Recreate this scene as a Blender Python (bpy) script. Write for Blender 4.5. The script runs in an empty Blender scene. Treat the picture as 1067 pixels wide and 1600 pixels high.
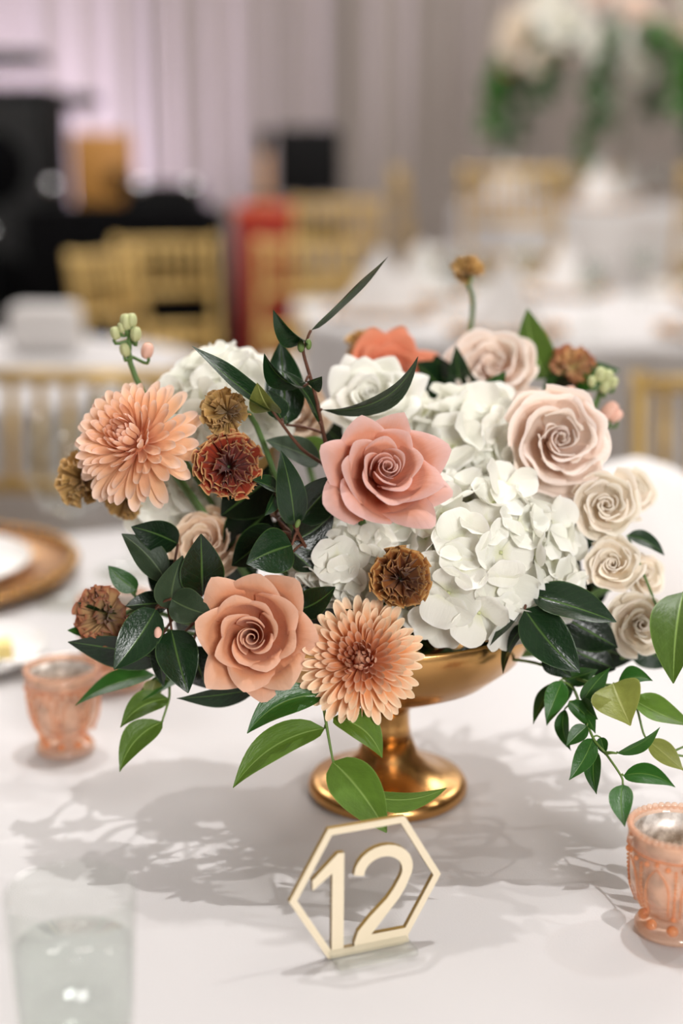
import bpy, math, random
import numpy as np
from mathutils import Vector, Matrix, Quaternion

# ------------------------------------------------------------------ camera
F_PX = 2222.2
PITCH = math.radians(13.5)
CAM = Vector((0.0, 0.0, 1.16))
TZ = 0.76                                   # height of the table tops
scene = bpy.context.scene
col = scene.collection
cam_data = bpy.data.cameras.new('camera')
cam_data.sensor_fit = 'VERTICAL'
cam_data.sensor_height = 36.0
cam_data.sensor_width = 24.0
cam_data.lens = 50.0
cam_data.clip_start = 0.02
cam_data.dof.use_dof = True
cam_data.dof.focus_distance = 0.80
cam_data.dof.aperture_fstop = 2.5
cam_obj = bpy.data.objects.new('camera', cam_data)
cam_obj.location = CAM
cam_obj.rotation_euler = (math.pi / 2 - PITCH, 0, 0)
col.objects.link(cam_obj)
scene.camera = cam_obj

# ------------------------------------------------------------------ world, lamps, exposure
world = bpy.data.worlds.new('world')
scene.world = world
world.use_nodes = True
world.node_tree.nodes['Background'].inputs[0].default_value = (1.0, 0.97, 0.94, 1)
world.node_tree.nodes['Background'].inputs[1].default_value = 0.04
scene.view_settings.view_transform = 'Standard'
scene.view_settings.look = 'None'
scene.view_settings.gamma = 1.0
scene.view_settings.exposure = -0.14
scene.view_settings.use_curve_mapping = False
scene.cycles.max_bounces = 12
scene.cycles.diffuse_bounces = 4
scene.cycles.transparent_max_bounces = 12


def area_lamp(name, loc, size, power, color, target=None):
    d = bpy.data.lights.new(name, 'AREA')
    d.shape = 'SQUARE'
    d.size = size
    d.energy = power
    d.color = color
    o = bpy.data.objects.new(name, d)
    o.location = loc
    if target is not None:
        o.rotation_euler = (Vector(target) - Vector(loc)).to_track_quat('-Z', 'Y').to_euler()
    col.objects.link(o)
    return o


def spot_lamp(name, loc, target, power, color, angle, radius, blend=0.6):
    d = bpy.data.lights.new(name, 'SPOT')
    d.energy = power
    d.color = color
    d.spot_size = math.radians(angle)
    d.spot_blend = blend
    d.shadow_soft_size = radius
    o = bpy.data.objects.new(name, d)
    o.location = loc
    o.rotation_euler = (Vector(target) - Vector(loc)).to_track_quat('-Z', 'Y').to_euler()
    col.objects.link(o)
    return o


CEIL = 4.2
# ceiling panels of the ballroom, the rows towards the stage turned up
for ix in (-2.6, 0.0, 2.6):
    for iy, pw in ((-2.0, 4), (1.2, 5), (4.4, 88), (7.6, 42)):
        area_lamp('ceiling_panel_lamp', (ix, iy, CEIL - 0.06), 1.3, pw, (1.0, 0.97, 0.945))
# pin spots in the ceiling aimed at the table
spot_lamp('pin_spot_lamp', (0.30, 1.25, CEIL - 0.1), (0.03, 0.80, 0.9), 205, (1.0, 0.98, 0.975), 34, 0.025)
spot_lamp('pin_spot_lamp', (-0.45, 1.85, CEIL - 0.1), (0.03, 0.80, 0.9), 115, (1.0, 0.975, 0.96), 34, 0.025)
spot_lamp('pin_spot_lamp', (2.5, 1.7, CEIL - 0.1), (0.05, 0.80, 0.9), 100, (1.0, 0.975, 0.96), 30, 0.03)
# unseen fill behind the camera, added to brighten the flowers' front sides
area_lamp('front_fill_lamp', (1.3, -2.6, 2.15), 1.2, 140, (1.0, 0.98, 0.97), (0.0, 0.9, 0.95))
# violet uplights at the foot of the drapes
for ux in (-3.4, -2.0):
    spot_lamp('uplight_lamp', (ux, 8.6, 0.3), (ux + 0.3, 9.8, 2.2), 360, (0.80, 0.71, 1.0), 120, 0.15, 1.0)


# ------------------------------------------------------------------ helpers
def s2l(c):
    return tuple((v / 255 / 12.92) if v / 255 <= 0.04045 else ((v / 255 + 0.055) / 1.055) ** 2.4 for v in c)


def at(px, py, Y):
    """the point seen at photo pixel (px, py) that lies Y metres in front of the camera"""
    v = (py - 800.0) / F_PX
    x = (px - 533.5) / F_PX
    f = math.cos(PITCH) - v * math.sin(PITCH)
    dn = math.sin(PITCH) + v * math.cos(PITCH)
    s = Y / f
    return Vector((x * s, Y, CAM.z - dn * s))


def pxm(py, Y):
    v = (py - 800.0) / F_PX
    return Y / (math.cos(PITCH) - v * math.sin(PITCH)) / F_PX


def facing(P, a, b):
    c = (CAM - P).normalized()
    right = Vector((0, 0, 1)).cross(c).normalized()
    up = c.cross(right)
    k = math.sqrt(max(0.0, 1 - a * a - b * b))
    return (c * k + right * a + up * b).normalized()


def mesh_obj(name, verts, faces, mat, uv=None, smooth=True):
    me = bpy.data.meshes.new(name)
    me.from_pydata([tuple(v) for v in verts], [], faces)
    if uv is not None:
        lay = me.uv_layers.new(name='UVMap')
        idx = np.empty(len(me.loops), dtype=np.int32)
        me.loops.foreach_get('vertex_index', idx)
        lay.data.foreach_set('uv', np.asarray(uv, dtype=np.float32)[idx].ravel())
    if smooth:
        me.polygons.foreach_set('use_smooth', np.ones(len(me.polygons), dtype=bool))
    if mat is not None:
        me.materials.append(mat)
    me.update()
    return me


def thing(name, label, cat, loc=(0, 0, 0), rotz=0.0, group=None):
    o = bpy.data.objects.new(name, None)
    o.empty_display_size = 0.02
    o.location = loc
    o.rotation_euler = (0, 0, rotz)
    o['label'] = label
    o['category'] = cat
    if group:
        o['group'] = group
    col.objects.link(o)
    return o


def tag(o, label, cat, group=None):
    o['label'] = label
    o['category'] = cat
    if group:
        o['group'] = group
    return o


def link(name, me, parent=None, M=None, color=None, kind=None):
    """a mesh object; M is its matrix in the parent's frame"""
    o = bpy.data.objects.new(name, me)
    if parent is not None:
        o.parent = parent
    if M is not None:
        o.matrix_basis = M
    if color is not None:
        o.color = (color[0], color[1], color[2], 1)
    if kind:
        o['kind'] = kind
    col.objects.link(o)
    return o


def wpart(name, verts, faces, mat, root, uv=None, smooth=True, color=None):
    """part given in world coordinates under an unrotated root"""
    L = root.location
    me = mesh_obj(name, [(v[0] - L[0], v[1] - L[1], v[2] - L[2]) for v in verts], faces, mat, uv, smooth)
    return link(name, me, root, None, color)


class Geo:
    def __init__(self):
        self.v = []
        self.f = []

    def add(self, v, f):
        n = len(self.v)
        self.v += [tuple(p) for p in v]
        self.f += [tuple(i + n for i in q) for q in f]
        return self

    def tube(self, pts, rad, n=6, caps=True):
        pts = [Vector(p) for p in pts]
        if not hasattr(rad, '__len__'):
            rad = [rad] * len(pts)
        vs, fs = [], []
        ref = None
        for i, p in enumerate(pts):
            d = (pts[min(i + 1, len(pts) - 1)] - pts[max(i - 1, 0)])
            d = d.normalized() if d.length > 1e-9 else Vector((0, 0, 1))
            if ref is None:
                ref = d.orthogonal().normalized()
            ref = (ref - d * ref.dot(d))
            ref = ref.normalized() if ref.length > 1e-6 else d.orthogonal().normalized()
            b = d.cross(ref)
            for k in range(n):
                a = 2 * math.pi * k / n
                vs.append(p + (ref * math.cos(a) + b * math.sin(a)) * rad[i])
        for i in range(len(pts) - 1):
            for k in range(n):
                k2 = (k + 1) % n
                fs.append((i * n + k, i * n + k2, (i + 1) * n + k2, (i + 1) * n + k))
        if caps:
            fs.append(tuple(range(n))[::-1])
            fs.append(tuple((len(pts) - 1) * n + k for k in range(n)))
        return self.add(vs, fs)

    def box(self, c, s, rot=None):
        x, y, z = s[0] / 2, s[1] / 2, s[2] / 2
        vs = [Vector((sx * x, sy * y, sz * z)) for sx in (-1, 1) for sy in (-1, 1) for sz in (-1, 1)]
        if rot is not None:
            vs = [rot @ v for v in vs]
        vs = [v + Vector(c) for v in vs]
        return self.add(vs, [(0, 1, 3, 2), (4, 6, 7, 5), (0, 4, 5, 1), (2, 3, 7, 6), (0, 2, 6, 4), (1, 5, 7, 3)])

    def rbox(self, c, s, r, n=3):
        """box with rounded edges: a superellipsoid-like stack in plan, rounded top and bottom"""
        x, y, z = s[0] / 2, s[1] / 2, s[2] / 2
        prof = [(r * (1 - math.cos(a)) - 0.0, -z + r * (1 - math.sin(a))) for a in np.linspace(math.pi / 2, 0, n + 1)]
        rings = []
        lev = []
        for k in range(n + 1):
            a = math.pi / 2 * k / n
            lev.append((r * (1 - math.sin(a)), -z + r * (1 - math.cos(a))))
        for k in range(n + 1):
            a = math.pi / 2 * k / n
            lev.append((r * (1 - math.cos(a)), z - r * (1 - math.sin(a))))
        vs, fs = [], []
        for inset, zz in lev:
            ring = []
            for cx, cy, a0 in ((x - r, y - r, 0), (-x + r, y - r, 90), (-x + r, -y + r, 180), (x - r, -y + r, 270)):
                for k in range(n + 1):
                    a = math.radians(a0 + 90 * k / n)
                    ring.append((c[0] + cx + (r - inset) * math.cos(a), c[1] + cy + (r - inset) * math.sin(a), c[2] + zz))
            rings.append(ring)
            vs += ring
        m = len(rings[0])
        for i in range(len(rings) - 1):
            for k in range(m):
                k2 = (k + 1) % m
                fs.append((i * m + k, i * m + k2, (i + 1) * m + k2, (i + 1) * m + k))
        fs.append(tuple(range(m))[::-1])
        fs.append(tuple((len(rings) - 1) * m + k for k in range(m)))
        return self.add(vs, fs)

    def lathe(self, prof, n=40, c=(0, 0, 0), close=False, func=None):
        vs, fs = [], []
        for (r, z) in prof:
            for k in range(n):
                a = 2 * math.pi * k / n
                rr = r if func is None else func(r, z, a)
                vs.append((c[0] + rr * math.cos(a), c[1] + rr * math.sin(a), c[2] + z))
        m = len(prof)
        for i in range(m - 1 + (1 if close else 0)):
            j = (i + 1) % m
            for k in range(n):
                k2 = (k + 1) % n
                fs.append((i * n + k, i * n + k2, j * n + k2, j * n + k))
        if not close:
            if prof[0][0] > 1e-6:
                fs.append(tuple(range(n))[::-1])
            if prof[-1][0] > 1e-6:
                fs.append(tuple((m - 1) * n + k for k in range(n)))
        return self.add(vs, fs)

    def ball(self, c, r, n=8, m=6, sx=1, sy=1, sz=1, rot=None):
        vs, fs = [], []
        for i in range(m + 1):
            t = math.pi * i / m
            for k in range(n):
                a = 2 * math.pi * k / n
                p = Vector((r * sx * math.sin(t) * math.cos(a), r * sy * math.sin(t) * math.sin(a), r * sz * math.cos(t)))
                if rot is not None:
                    p = rot @ p
                vs.append(p + Vector(c))
        for i in range(m):
            for k in range(n):
                k2 = (k + 1) % n
                fs.append((i * n + k, (i + 1) * n + k, (i + 1) * n + k2, i * n + k2))
        return self.add(vs, fs)

    def prism(self, poly, y0, y1):
        """polygon in x,z extruded along y"""
        n = len(poly)
        vs = [(p[0], y0, p[1]) for p in poly] + [(p[0], y1, p[1]) for p in poly]
        fs = [tuple(range(n)), tuple(range(2 * n - 1, n - 1, -1))]
        for k in range(n):
            k2 = (k + 1) % n
            fs.append((k, n + k, n + k2, k2))
        return self.add(vs, fs)

    def mesh(self, name, mat, smooth=True):
        return mesh_obj(name, self.v, self.f, mat, None, smooth)


def flat_angle(me, deg=35):
    """smooth shading that keeps edges sharper than deg"""
    try:
        me.set_sharp_from_angle(angle=math.radians(deg))
    except Exception:
        pass
    return me


def spline(pts, n=6):
    """Catmull-Rom through the points"""
    pts = [Vector(p) for p in pts]
    if len(pts) < 3:
        return [pts[0].lerp(pts[-1], i / n) for i in range(n + 1)]
    out = []
    P = [pts[0] * 2 - pts[1]] + pts + [pts[-1] * 2 - pts[-2]]
    for i in range(1, len(P) - 2):
        for k in range(n):
            t = k / n
            a, b, c, d = P[i - 1], P[i], P[i + 1], P[i + 2]
            out.append(0.5 * ((2 * b) + (c - a) * t + (2 * a - 5 * b + 4 * c - d) * t * t + (3 * b - a - 3 * c + d) * t ** 3))
    out.append(pts[-1])
    return out


def copy_tree(o, parent=None):
    c = o.copy()
    col.objects.link(c)
    c.parent = parent
    for ch in [x for x in bpy.data.objects if x.parent == o]:
        copy_tree(ch, c)
    return c


# ------------------------------------------------------------------ materials
def new_mat(name):
    m = bpy.data.materials.new(name)
    m.use_nodes = True
    nt = m.node_tree
    return m, nt, nt.nodes['Principled BSDF']


def plain(name, rgb, rough=0.5, metal=0.0, noise=0.0, nscale=20.0, bump=0.0, bscale=80.0, spec=0.5, coat=0.0,
          stretch=None, trans=0.0, ior=1.45, alpha=1.0, emit=None, sheen=0.0):
    m, nt, b = new_mat(name)
    c = s2l(rgb)
    b.inputs['Base Color'].default_value = (*c, 1)
    b.inputs['Roughness'].default_value = rough
    b.inputs['Metallic'].default_value = metal
    b.inputs['Specular IOR Level'].default_value = spec
    b.inputs['Coat Weight'].default_value = coat
    b.inputs['Transmission Weight'].default_value = trans
    b.inputs['IOR'].default_value = ior
    b.inputs['Alpha'].default_value = alpha
    b.inputs['Sheen Weight'].default_value = sheen
    if emit:
        b.inputs['Emission Color'].default_value = (*s2l(emit[0]), 1)
        b.inputs['Emission Strength'].default_value = emit[1]
    if noise > 0 or bump > 0:
        tc = nt.nodes.new('ShaderNodeTexCoord')
        mp = nt.nodes.new('ShaderNodeMapping')
        nt.links.new(tc.outputs['Object'], mp.inputs[0])
        if stretch:
            mp.inputs['Scale'].default_value = stretch
        if noise > 0:
            n = nt.nodes.new('ShaderNodeTexNoise')
            n.inputs['Scale'].default_value = nscale
            n.inputs['Detail'].default_value = 4
            nt.links.new(mp.outputs[0], n.inputs['Vector'])
            mx = nt.nodes.new('ShaderNodeMix')
            mx.data_type = 'RGBA'
            mx.inputs['A'].default_value = (*[v * (1 - noise) for v in c], 1)
            mx.inputs['B'].default_value = (*[min(1, v * (1 + noise)) for v in c], 1)
            nt.links.new(n.outputs['Fac'], mx.inputs['Factor'])
            nt.links.new(mx.outputs['Result'], b.inputs['Base Color'])
        if bump > 0:
            n2 = nt.nodes.new('ShaderNodeTexNoise')
            n2.inputs['Scale'].default_value = bscale
            n2.inputs['Detail'].default_value = 5
            nt.links.new(mp.outputs[0], n2.inputs['Vector'])
            bp = nt.nodes.new('ShaderNodeBump')
            bp.inputs['Strength'].default_value = bump
            bp.inputs['Distance'].default_value = 0.01
            nt.links.new(n2.outputs['Fac'], bp.inputs['Height'])
            nt.links.new(bp.outputs[0], b.inputs['Normal'])
    return m


def petal_mat(name, base, mid, edge, p1=0.45, p2=0.92, rough=0.6, transl=0.28, bump=0.25, side=0.0):
    """colour runs from the petal's foot to its rim (uv.y); the object's colour tints each petal"""
    m, nt, b = new_mat(name)
    uv = nt.nodes.new('ShaderNodeUVMap')
    sp = nt.nodes.new('ShaderNodeSeparateXYZ')
    nt.links.new(uv.outputs[0], sp.inputs[0])
    rp = nt.nodes.new('ShaderNodeValToRGB')
    rp.color_ramp.elements[0].position = 0.0
    rp.color_ramp.elements[0].color = (*s2l(base), 1)
    rp.color_ramp.elements[1].position = 1.0
    rp.color_ramp.elements[1].color = (*s2l(edge), 1)
    e = rp.color_ramp.elements.new(p1)
    e.color = (*s2l(mid), 1)
    e = rp.color_ramp.elements.new(p2)
    e.color = (*s2l(mid), 1)
    # slight mottling moves the lookup
    nz = nt.nodes.new('ShaderNodeTexNoise')
    nz.inputs['Scale'].default_value = 9.0
    nz.inputs['Detail'].default_value = 3
    nt.links.new(uv.outputs[0], nz.inputs['Vector'])
    ma = nt.nodes.new('ShaderNodeMath')
    ma.operation = 'MULTIPLY_ADD'
    ma.inputs[1].default_value = 0.16
    nt.links.new(nz.outputs['Fac'], ma.inputs[0])
    sb = nt.nodes.new('ShaderNodeMath')
    sb.operation = 'SUBTRACT'
    sb.inputs[1].default_value = 0.08
    nt.links.new(sp.outputs['Y'], sb.inputs[0])
    if side > 0:                            # pale margins along the petal's sides
        a1 = nt.nodes.new('ShaderNodeMath')
        a1.operation = 'SUBTRACT'
        a1.inputs[1].default_value = 0.5
        nt.links.new(sp.outputs['X'], a1.inputs[0])
        a2 = nt.nodes.new('ShaderNodeMath')
        a2.operation = 'ABSOLUTE'
        nt.links.new(a1.outputs[0], a2.inputs[0])
        a3 = nt.nodes.new('ShaderNodeMapRange')
        a3.inputs['From Min'].default_value = 0.25
        a3.inputs['From Max'].default_value = 0.5
        a3.inputs['To Max'].default_value = side
        nt.links.new(a2.outputs[0], a3.inputs['Value'])
        a4 = nt.nodes.new('ShaderNodeMath')
        a4.operation = 'ADD'
        nt.links.new(sb.outputs[0], a4.inputs[0])
        nt.links.new(a3.outputs[0], a4.inputs[1])
        nt.links.new(a4.outputs[0], ma.inputs[2])
    else:
        nt.links.new(sb.outputs[0], ma.inputs[2])
    nt.links.new(ma.outputs[0], rp.inputs[0])
    oi = nt.nodes.new('ShaderNodeObjectInfo')
    mu = nt.nodes.new('ShaderNodeMix')
    mu.data_type = 'RGBA'
    mu.blend_type = 'MULTIPLY'
    mu.inputs['Factor'].default_value = 1.0
    nt.links.new(rp.outputs[0], mu.inputs['A'])
    nt.links.new(oi.outputs['Color'], mu.inputs['B'])
    nt.links.new(mu.outputs['Result'], b.inputs['Base Color'])
    b.inputs['Roughness'].default_value = rough
    b.inputs['Specular IOR Level'].default_value = 0.25
    b.inputs['Sheen Weight'].default_value = 0.15
    # fine veins along the petal
    mp = nt.nodes.new('ShaderNodeMapping')
    mp.inputs['Scale'].default_value = (26, 2.2, 1)
    nt.links.new(uv.outputs[0], mp.inputs[0])
    n2 = nt.nodes.new('ShaderNodeTexNoise')
    n2.inputs['Scale'].default_value = 1.0
    n2.inputs['Detail'].default_value = 4
    nt.links.new(mp.outputs[0], n2.inputs['Vector'])
    bp = nt.nodes.new('ShaderNodeBump')
    bp.inputs['Strength'].default_value = bump
    bp.inputs['Distance'].default_value = 0.0015
    nt.links.new(n2.outputs['Fac'], bp.inputs['Height'])
    nt.links.new(bp.outputs[0], b.inputs['Normal'])
    tr = nt.nodes.new('ShaderNodeBsdfTranslucent')
    nt.links.new(mu.outputs['Result'], tr.inputs[0])
    mx = nt.nodes.new('ShaderNodeMixShader')
    mx.inputs[0].default_value = transl
    out = nt.nodes['Material Output']
    nt.links.new(b.outputs[0], mx.inputs[1])
    nt.links.new(tr.outputs[0], mx.inputs[2])
    nt.links.new(mx.outputs[0], out.inputs[0])
    return m


def leaf_mat(name, rgb, rib, rough=0.28, transl=0.12, edge=None, bump=0.22):
    m, nt, b = new_mat(name)
    uv = nt.nodes.new('ShaderNodeUVMap')
    sp = nt.nodes.new('ShaderNodeSeparateXYZ')
    nt.links.new(uv.outputs[0], sp.inputs[0])
    # distance from the midrib
    ab = nt.nodes.new('ShaderNodeMath')
    ab.operation = 'ABSOLUTE'
    sb = nt.nodes.new('ShaderNodeMath')
    sb.operation = 'SUBTRACT'
    sb.inputs[1].default_value = 0.5
    nt.links.new(sp.outputs['X'], sb.inputs[0])
    nt.links.new(sb.outputs[0], ab.inputs[0])
    rr = nt.nodes.new('ShaderNodeValToRGB')
    el = rr.color_ramp.elements
    el[0].position = 0.0
    el[0].color = (1, 1, 1, 1)
    el[1].position = 0.035
    el[1].color = (0, 0, 0, 1)
    e = el.new(0.47)
    e.color = (0, 0, 0, 1)
    e = el.new(0.5)
    e.color = (0.6, 0.6, 0.6, 1)
    nt.links.new(ab.outputs[0], rr.inputs[0])
    # side veins slant away from the midrib
    ma = nt.nodes.new('ShaderNodeMath')
    ma.operation = 'MULTIPLY_ADD'
    ma.inputs[1].default_value = -0.55
    nt.links.new(ab.outputs[0], ma.inputs[0])
    nt.links.new(sp.outputs['Y'], ma.inputs[2])
    sn = nt.nodes.new('ShaderNodeMath')
    sn.operation = 'SINE'
    mu = nt.nodes.new('ShaderNodeMath')
    mu.operation = 'MULTIPLY'
    mu.inputs[1].default_value = 52.0
    nt.links.new(ma.outputs[0], mu.inputs[0])
    nt.links.new(mu.outputs[0], sn.inputs[0])
    pw = nt.nodes.new('ShaderNodeMapRange')
    pw.inputs['From Min'].default_value = 0.93
    pw.inputs['From Max'].default_value = 1.0
    pw.inputs['To Max'].default_value = 0.06
    nt.links.new(sn.outputs[0], pw.inputs['Value'])
    mxv = nt.nodes.new('ShaderNodeMath')
    mxv.operation = 'MAXIMUM'
    nt.links.new(pw.outputs[0], mxv.inputs[0])
    nt.links.new(rr.outputs[0], mxv.inputs[1])
    oi = nt.nodes.new('ShaderNodeObjectInfo')
    nz = nt.nodes.new('ShaderNodeTexNoise')
    nz.inputs['Scale'].default_value = 5.0
    nz.inputs['Detail'].default_value = 4
    nt.links.new(uv.outputs[0], nz.inputs['Vector'])
    c = s2l(rgb)
    mx0 = nt.nodes.new('ShaderNodeMix')
    mx0.data_type = 'RGBA'
    mx0.inputs['A'].default_value = (*[v * 0.75 for v in c], 1)
    mx0.inputs['B'].default_value = (*[v * 1.25 for v in c], 1)
    nt.links.new(nz.outputs['Fac'], mx0.inputs['Factor'])
    mt = nt.nodes.new('ShaderNodeMix')
    mt.data_type = 'RGBA'
    mt.blend_type = 'MULTIPLY'
    mt.inputs['Factor'].default_value = 1.0
    nt.links.new(mx0.outputs['Result'], mt.inputs['A'])
    nt.links.new(oi.outputs['Color'], mt.inputs['B'])
    mx = nt.nodes.new('ShaderNodeMix')
    mx.data_type = 'RGBA'
    mx.inputs['B'].default_value = (*s2l(rib), 1)
    nt.links.new(mt.outputs['Result'], mx.inputs['A'])
    nt.links.new(mxv.outputs[0], mx.inputs['Factor'])
    nt.links.new(mx.outputs['Result'], b.inputs['Base Color'])
    b.inputs['Roughness'].default_value = rough
    b.inputs['Specular IOR Level'].default_value = 0.42
    # blade swells between the veins
    n2 = nt.nodes.new('ShaderNodeTexNoise')
    n2.inputs['Scale'].default_value = 16.0
    n2.inputs['Detail'].default_value = 3
    nt.links.new(uv.outputs[0], n2.inputs['Vector'])
    sm = nt.nodes.new('ShaderNodeMath')
    sm.operation = 'SUBTRACT'
    nt.links.new(n2.outputs['Fac'], sm.inputs[0])
    nt.links.new(mxv.outputs[0], sm.inputs[1])
    bp = nt.nodes.new('ShaderNodeBump')
    bp.inputs['Strength'].default_value = bump
    bp.inputs['Distance'].default_value = 0.0012
    nt.links.new(sm.outputs[0], bp.inputs['Height'])
    nt.links.new(bp.outputs[0], b.inputs['Normal'])
    tr = nt.nodes.new('ShaderNodeBsdfTranslucent')
    nt.links.new(mx.outputs['Result'], tr.inputs[0])
    ms = nt.nodes.new('ShaderNodeMixShader')
    ms.inputs[0].default_value = transl
    nt.links.new(b.outputs[0], ms.inputs[1])
    nt.links.new(tr.outputs[0], ms.inputs[2])
    nt.links.new(ms.outputs[0], nt.nodes['Material Output'].inputs[0])
    return m


def thin_glass(name, tint, rough=0.02, solid=None, amount=0.0, refl=1.5):
    """clear pressed glass: see-through, mirror-like at grazing angles, with an optional milky body colour"""
    m, nt, b = new_mat(name)
    tr = nt.nodes.new('ShaderNodeBsdfTransparent')
    tr.inputs[0].default_value = (*s2l(tint), 1)
    gl = nt.nodes.new('ShaderNodeBsdfGlossy')
    gl.inputs['Roughness'].default_value = rough
    lw = nt.nodes.new('ShaderNodeLayerWeight')
    lw.inputs[0].default_value = 0.5
    fr = nt.nodes.new('ShaderNodeMath')
    fr.operation = 'POWER'
    fr.inputs[1].default_value = 4.0
    nt.links.new(lw.outputs['Facing'], fr.inputs[0])
    f2 = nt.nodes.new('ShaderNodeMath')
    f2.operation = 'MULTIPLY_ADD'
    f2.inputs[1].default_value = refl - 1.0
    f2.inputs[2].default_value = 0.03
    nt.links.new(fr.outputs[0], f2.inputs[0])
    m1 = nt.nodes.new('ShaderNodeMixShader')
    nt.links.new(f2.outputs[0], m1.inputs[0])
    if solid:
        b.inputs['Base Color'].default_value = (*s2l(solid), 1)
        b.inputs['Roughness'].default_value = 0.12
        m0 = nt.nodes.new('ShaderNodeMixShader')
        m0.inputs[0].default_value = amount
        nt.links.new(tr.outputs[0], m0.inputs[1])
        nt.links.new(b.outputs[0], m0.inputs[2])
        nt.links.new(m0.outputs[0], m1.inputs[1])
    else:
        nt.links.new(tr.outputs[0], m1.inputs[1])
    nt.links.new(gl.outputs[0], m1.inputs[2])
    nt.links.new(m1.outputs[0], nt.nodes['Material Output'].inputs[0])
    return m


M = {}
M['linen'] = plain('white_linen', (202, 199, 198), 0.85, noise=0.02, nscale=6, bump=0.10, bscale=900, spec=0.2)
M['napkin'] = plain('napkin_linen', (216, 212, 209), 0.85, bump=0.12, bscale=700, spec=0.2)
M['gold'] = plain('antique_gold', (196, 150, 92), 0.26, metal=1.0, noise=0.12, nscale=25, bump=0.05, bscale=60)
M['chair_gold'] = plain('gold_lacquer', (205, 172, 105), 0.35, metal=0.35, noise=0.08, nscale=12)
M['cushion'] = plain('ivory_cushion', (236, 230, 220), 0.8, bump=0.1, bscale=400)
M['carpet'] = plain('patterned_carpet', (120, 104, 92), 0.95, noise=0.35, nscale=9, bump=0.3, bscale=300)
M['wallpaint'] = plain('wall_paint', (138, 124, 112), 0.9, noise=0.03)
M['ceilpaint'] = plain('ceiling_paint', (236, 232, 226), 0.9, noise=0.02)
M['drape'] = plain('drape_cloth', (176, 166, 158), 0.85, noise=0.06, nscale=3, stretch=(4, 4, 0.3), sheen=0.2)
M['black'] = plain('black_plastic', (9, 9, 10), 0.7, noise=0.2, nscale=30, spec=0.25)
M['blackcloth'] = plain('black_cloth', (5, 5, 6), 0.95, spec=0.1)
M['grille'] = plain('black_grille', (20, 20, 20), 0.6, bump=0.6, bscale=500)
M['wood'] = plain('amber_wood', (186, 132, 66), 0.45, noise=0.25, nscale=8, stretch=(1, 1, 6))
M['chrome'] = plain('chrome', (220, 220, 222), 0.12, metal=1.0, noise=0.02)
M['red'] = plain('red_fabric', (150, 28, 16), 0.7, noise=0.1)
M['guitar'] = plain('orange_varnish', (178, 98, 46), 0.3, noise=0.12, coat=0.4)
M['glass'] = thin_glass('clear_glass', (251, 252, 251), refl=1.4)
M['water'] = thin_glass('water', (249, 251, 250), refl=1.2)
M['acrylic'] = thin_glass('clear_acrylic', (246, 247, 245), 0.1, (236, 236, 232), 0.10)
M['signgold'] = plain('champagne_acrylic', (226, 212, 184), 0.30, noise=0.02, coat=0.3)
M['signedge'] = plain('sign_edge', (150, 122, 66), 0.4, noise=0.05)
M['china'] = plain('white_china', (240, 238, 234), 0.2, noise=0.01, coat=0.3)
M['butter'] = plain('butter', (238, 216, 140), 0.5, noise=0.04)
M['steel'] = plain('brushed_steel', (190, 188, 184), 0.25, metal=1.0, noise=0.04)
M['wax'] = plain('ivory_wax', (240, 226, 204), 0.5, noise=0.03)
M['stem'] = plain('green_stem', (84, 112, 58), 0.5, noise=0.15, nscale=60)
M['twig'] = plain('red_brown_twig', (96, 58, 40), 0.6, noise=0.25, nscale=90, bump=0.3, bscale=300)
M['vinestem'] = plain('vine_stem', (98, 124, 58), 0.5, noise=0.15, nscale=60)
M['bud'] = plain('pale_green_bud', (186, 190, 140), 0.55, noise=0.12, nscale=40)
M['pinkbud'] = plain('pink_bud', (232, 184, 164), 0.55, noise=0.12, nscale=40)
M['sepal'] = plain('green_sepal', (104, 128, 66), 0.5, noise=0.15, nscale=50)
M['leaf_dark'] = leaf_mat('camellia_leaf', (17, 40, 18), (78, 108, 52), 0.24, 0.06)
M['leaf_grey'] = leaf_mat('camellia_leaf_underside', (50, 68, 44), (88, 106, 68), 0.5, 0.15)
M['leaf_vine'] = leaf_mat('vine_leaf', (40, 84, 26), (96, 132, 58), 0.3, 0.18)
M['leaf_bright'] = leaf_mat('young_leaf', (98, 132, 46), (140, 170, 88), 0.36, 0.25)
M['leaf_olive'] = leaf_mat('olive_leaf', (152, 160, 76), (176, 180, 110), 0.4, 0.3)

M['p_pink'] = petal_mat('dusty_pink_petal', (204, 100, 54), (220, 154, 126), (220, 182, 174), 0.58, 0.72)
M['p_terra'] = petal_mat('terracotta_petal', (206, 108, 58), (228, 164, 124), (232, 188, 162), 0.58, 0.74)
M['p_coral'] = petal_mat('coral_petal', (206, 104, 66), (224, 140, 106), (226, 148, 116))
M['p_blush'] = petal_mat('blush_petal', (238, 194, 160), (244, 224, 208), (247, 234, 224), 0.4, 0.75)
M['p_cream'] = petal_mat('cream_petal', (232, 204, 160), (243, 231, 212), (247, 239, 226), 0.35, 0.8)
M['p_white'] = petal_mat('white_petal', (232, 226, 200), (245, 243, 233), (247, 245, 238), 0.3, 0.85)
M['p_champ'] = petal_mat('champagne_petal', (220, 172, 126), (234, 208, 180), (240, 222, 202), 0.4, 0.85)
M['p_hyd'] = petal_mat('hydrangea_petal', (230, 230, 200), (245, 244, 234), (248, 247, 241), 0.3, 0.85, transl=0.3)
M['p_mum'] = petal_mat('peach_mum_petal', (218, 124, 72), (246, 202, 160), (249, 222, 202), 0.45, 0.75, transl=0.28, side=0.12)
M['p_mumf'] = petal_mat('red_hearted_mum_petal', (176, 70, 36), (236, 166, 110), (251, 224, 190), 0.40, 0.60, transl=0.22, side=0.28)
M['p_rust'] = petal_mat('rust_frill_petal', (84, 24, 12), (150, 54, 30), (224, 178, 118), 0.45, 0.91, transl=0.12)
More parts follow.
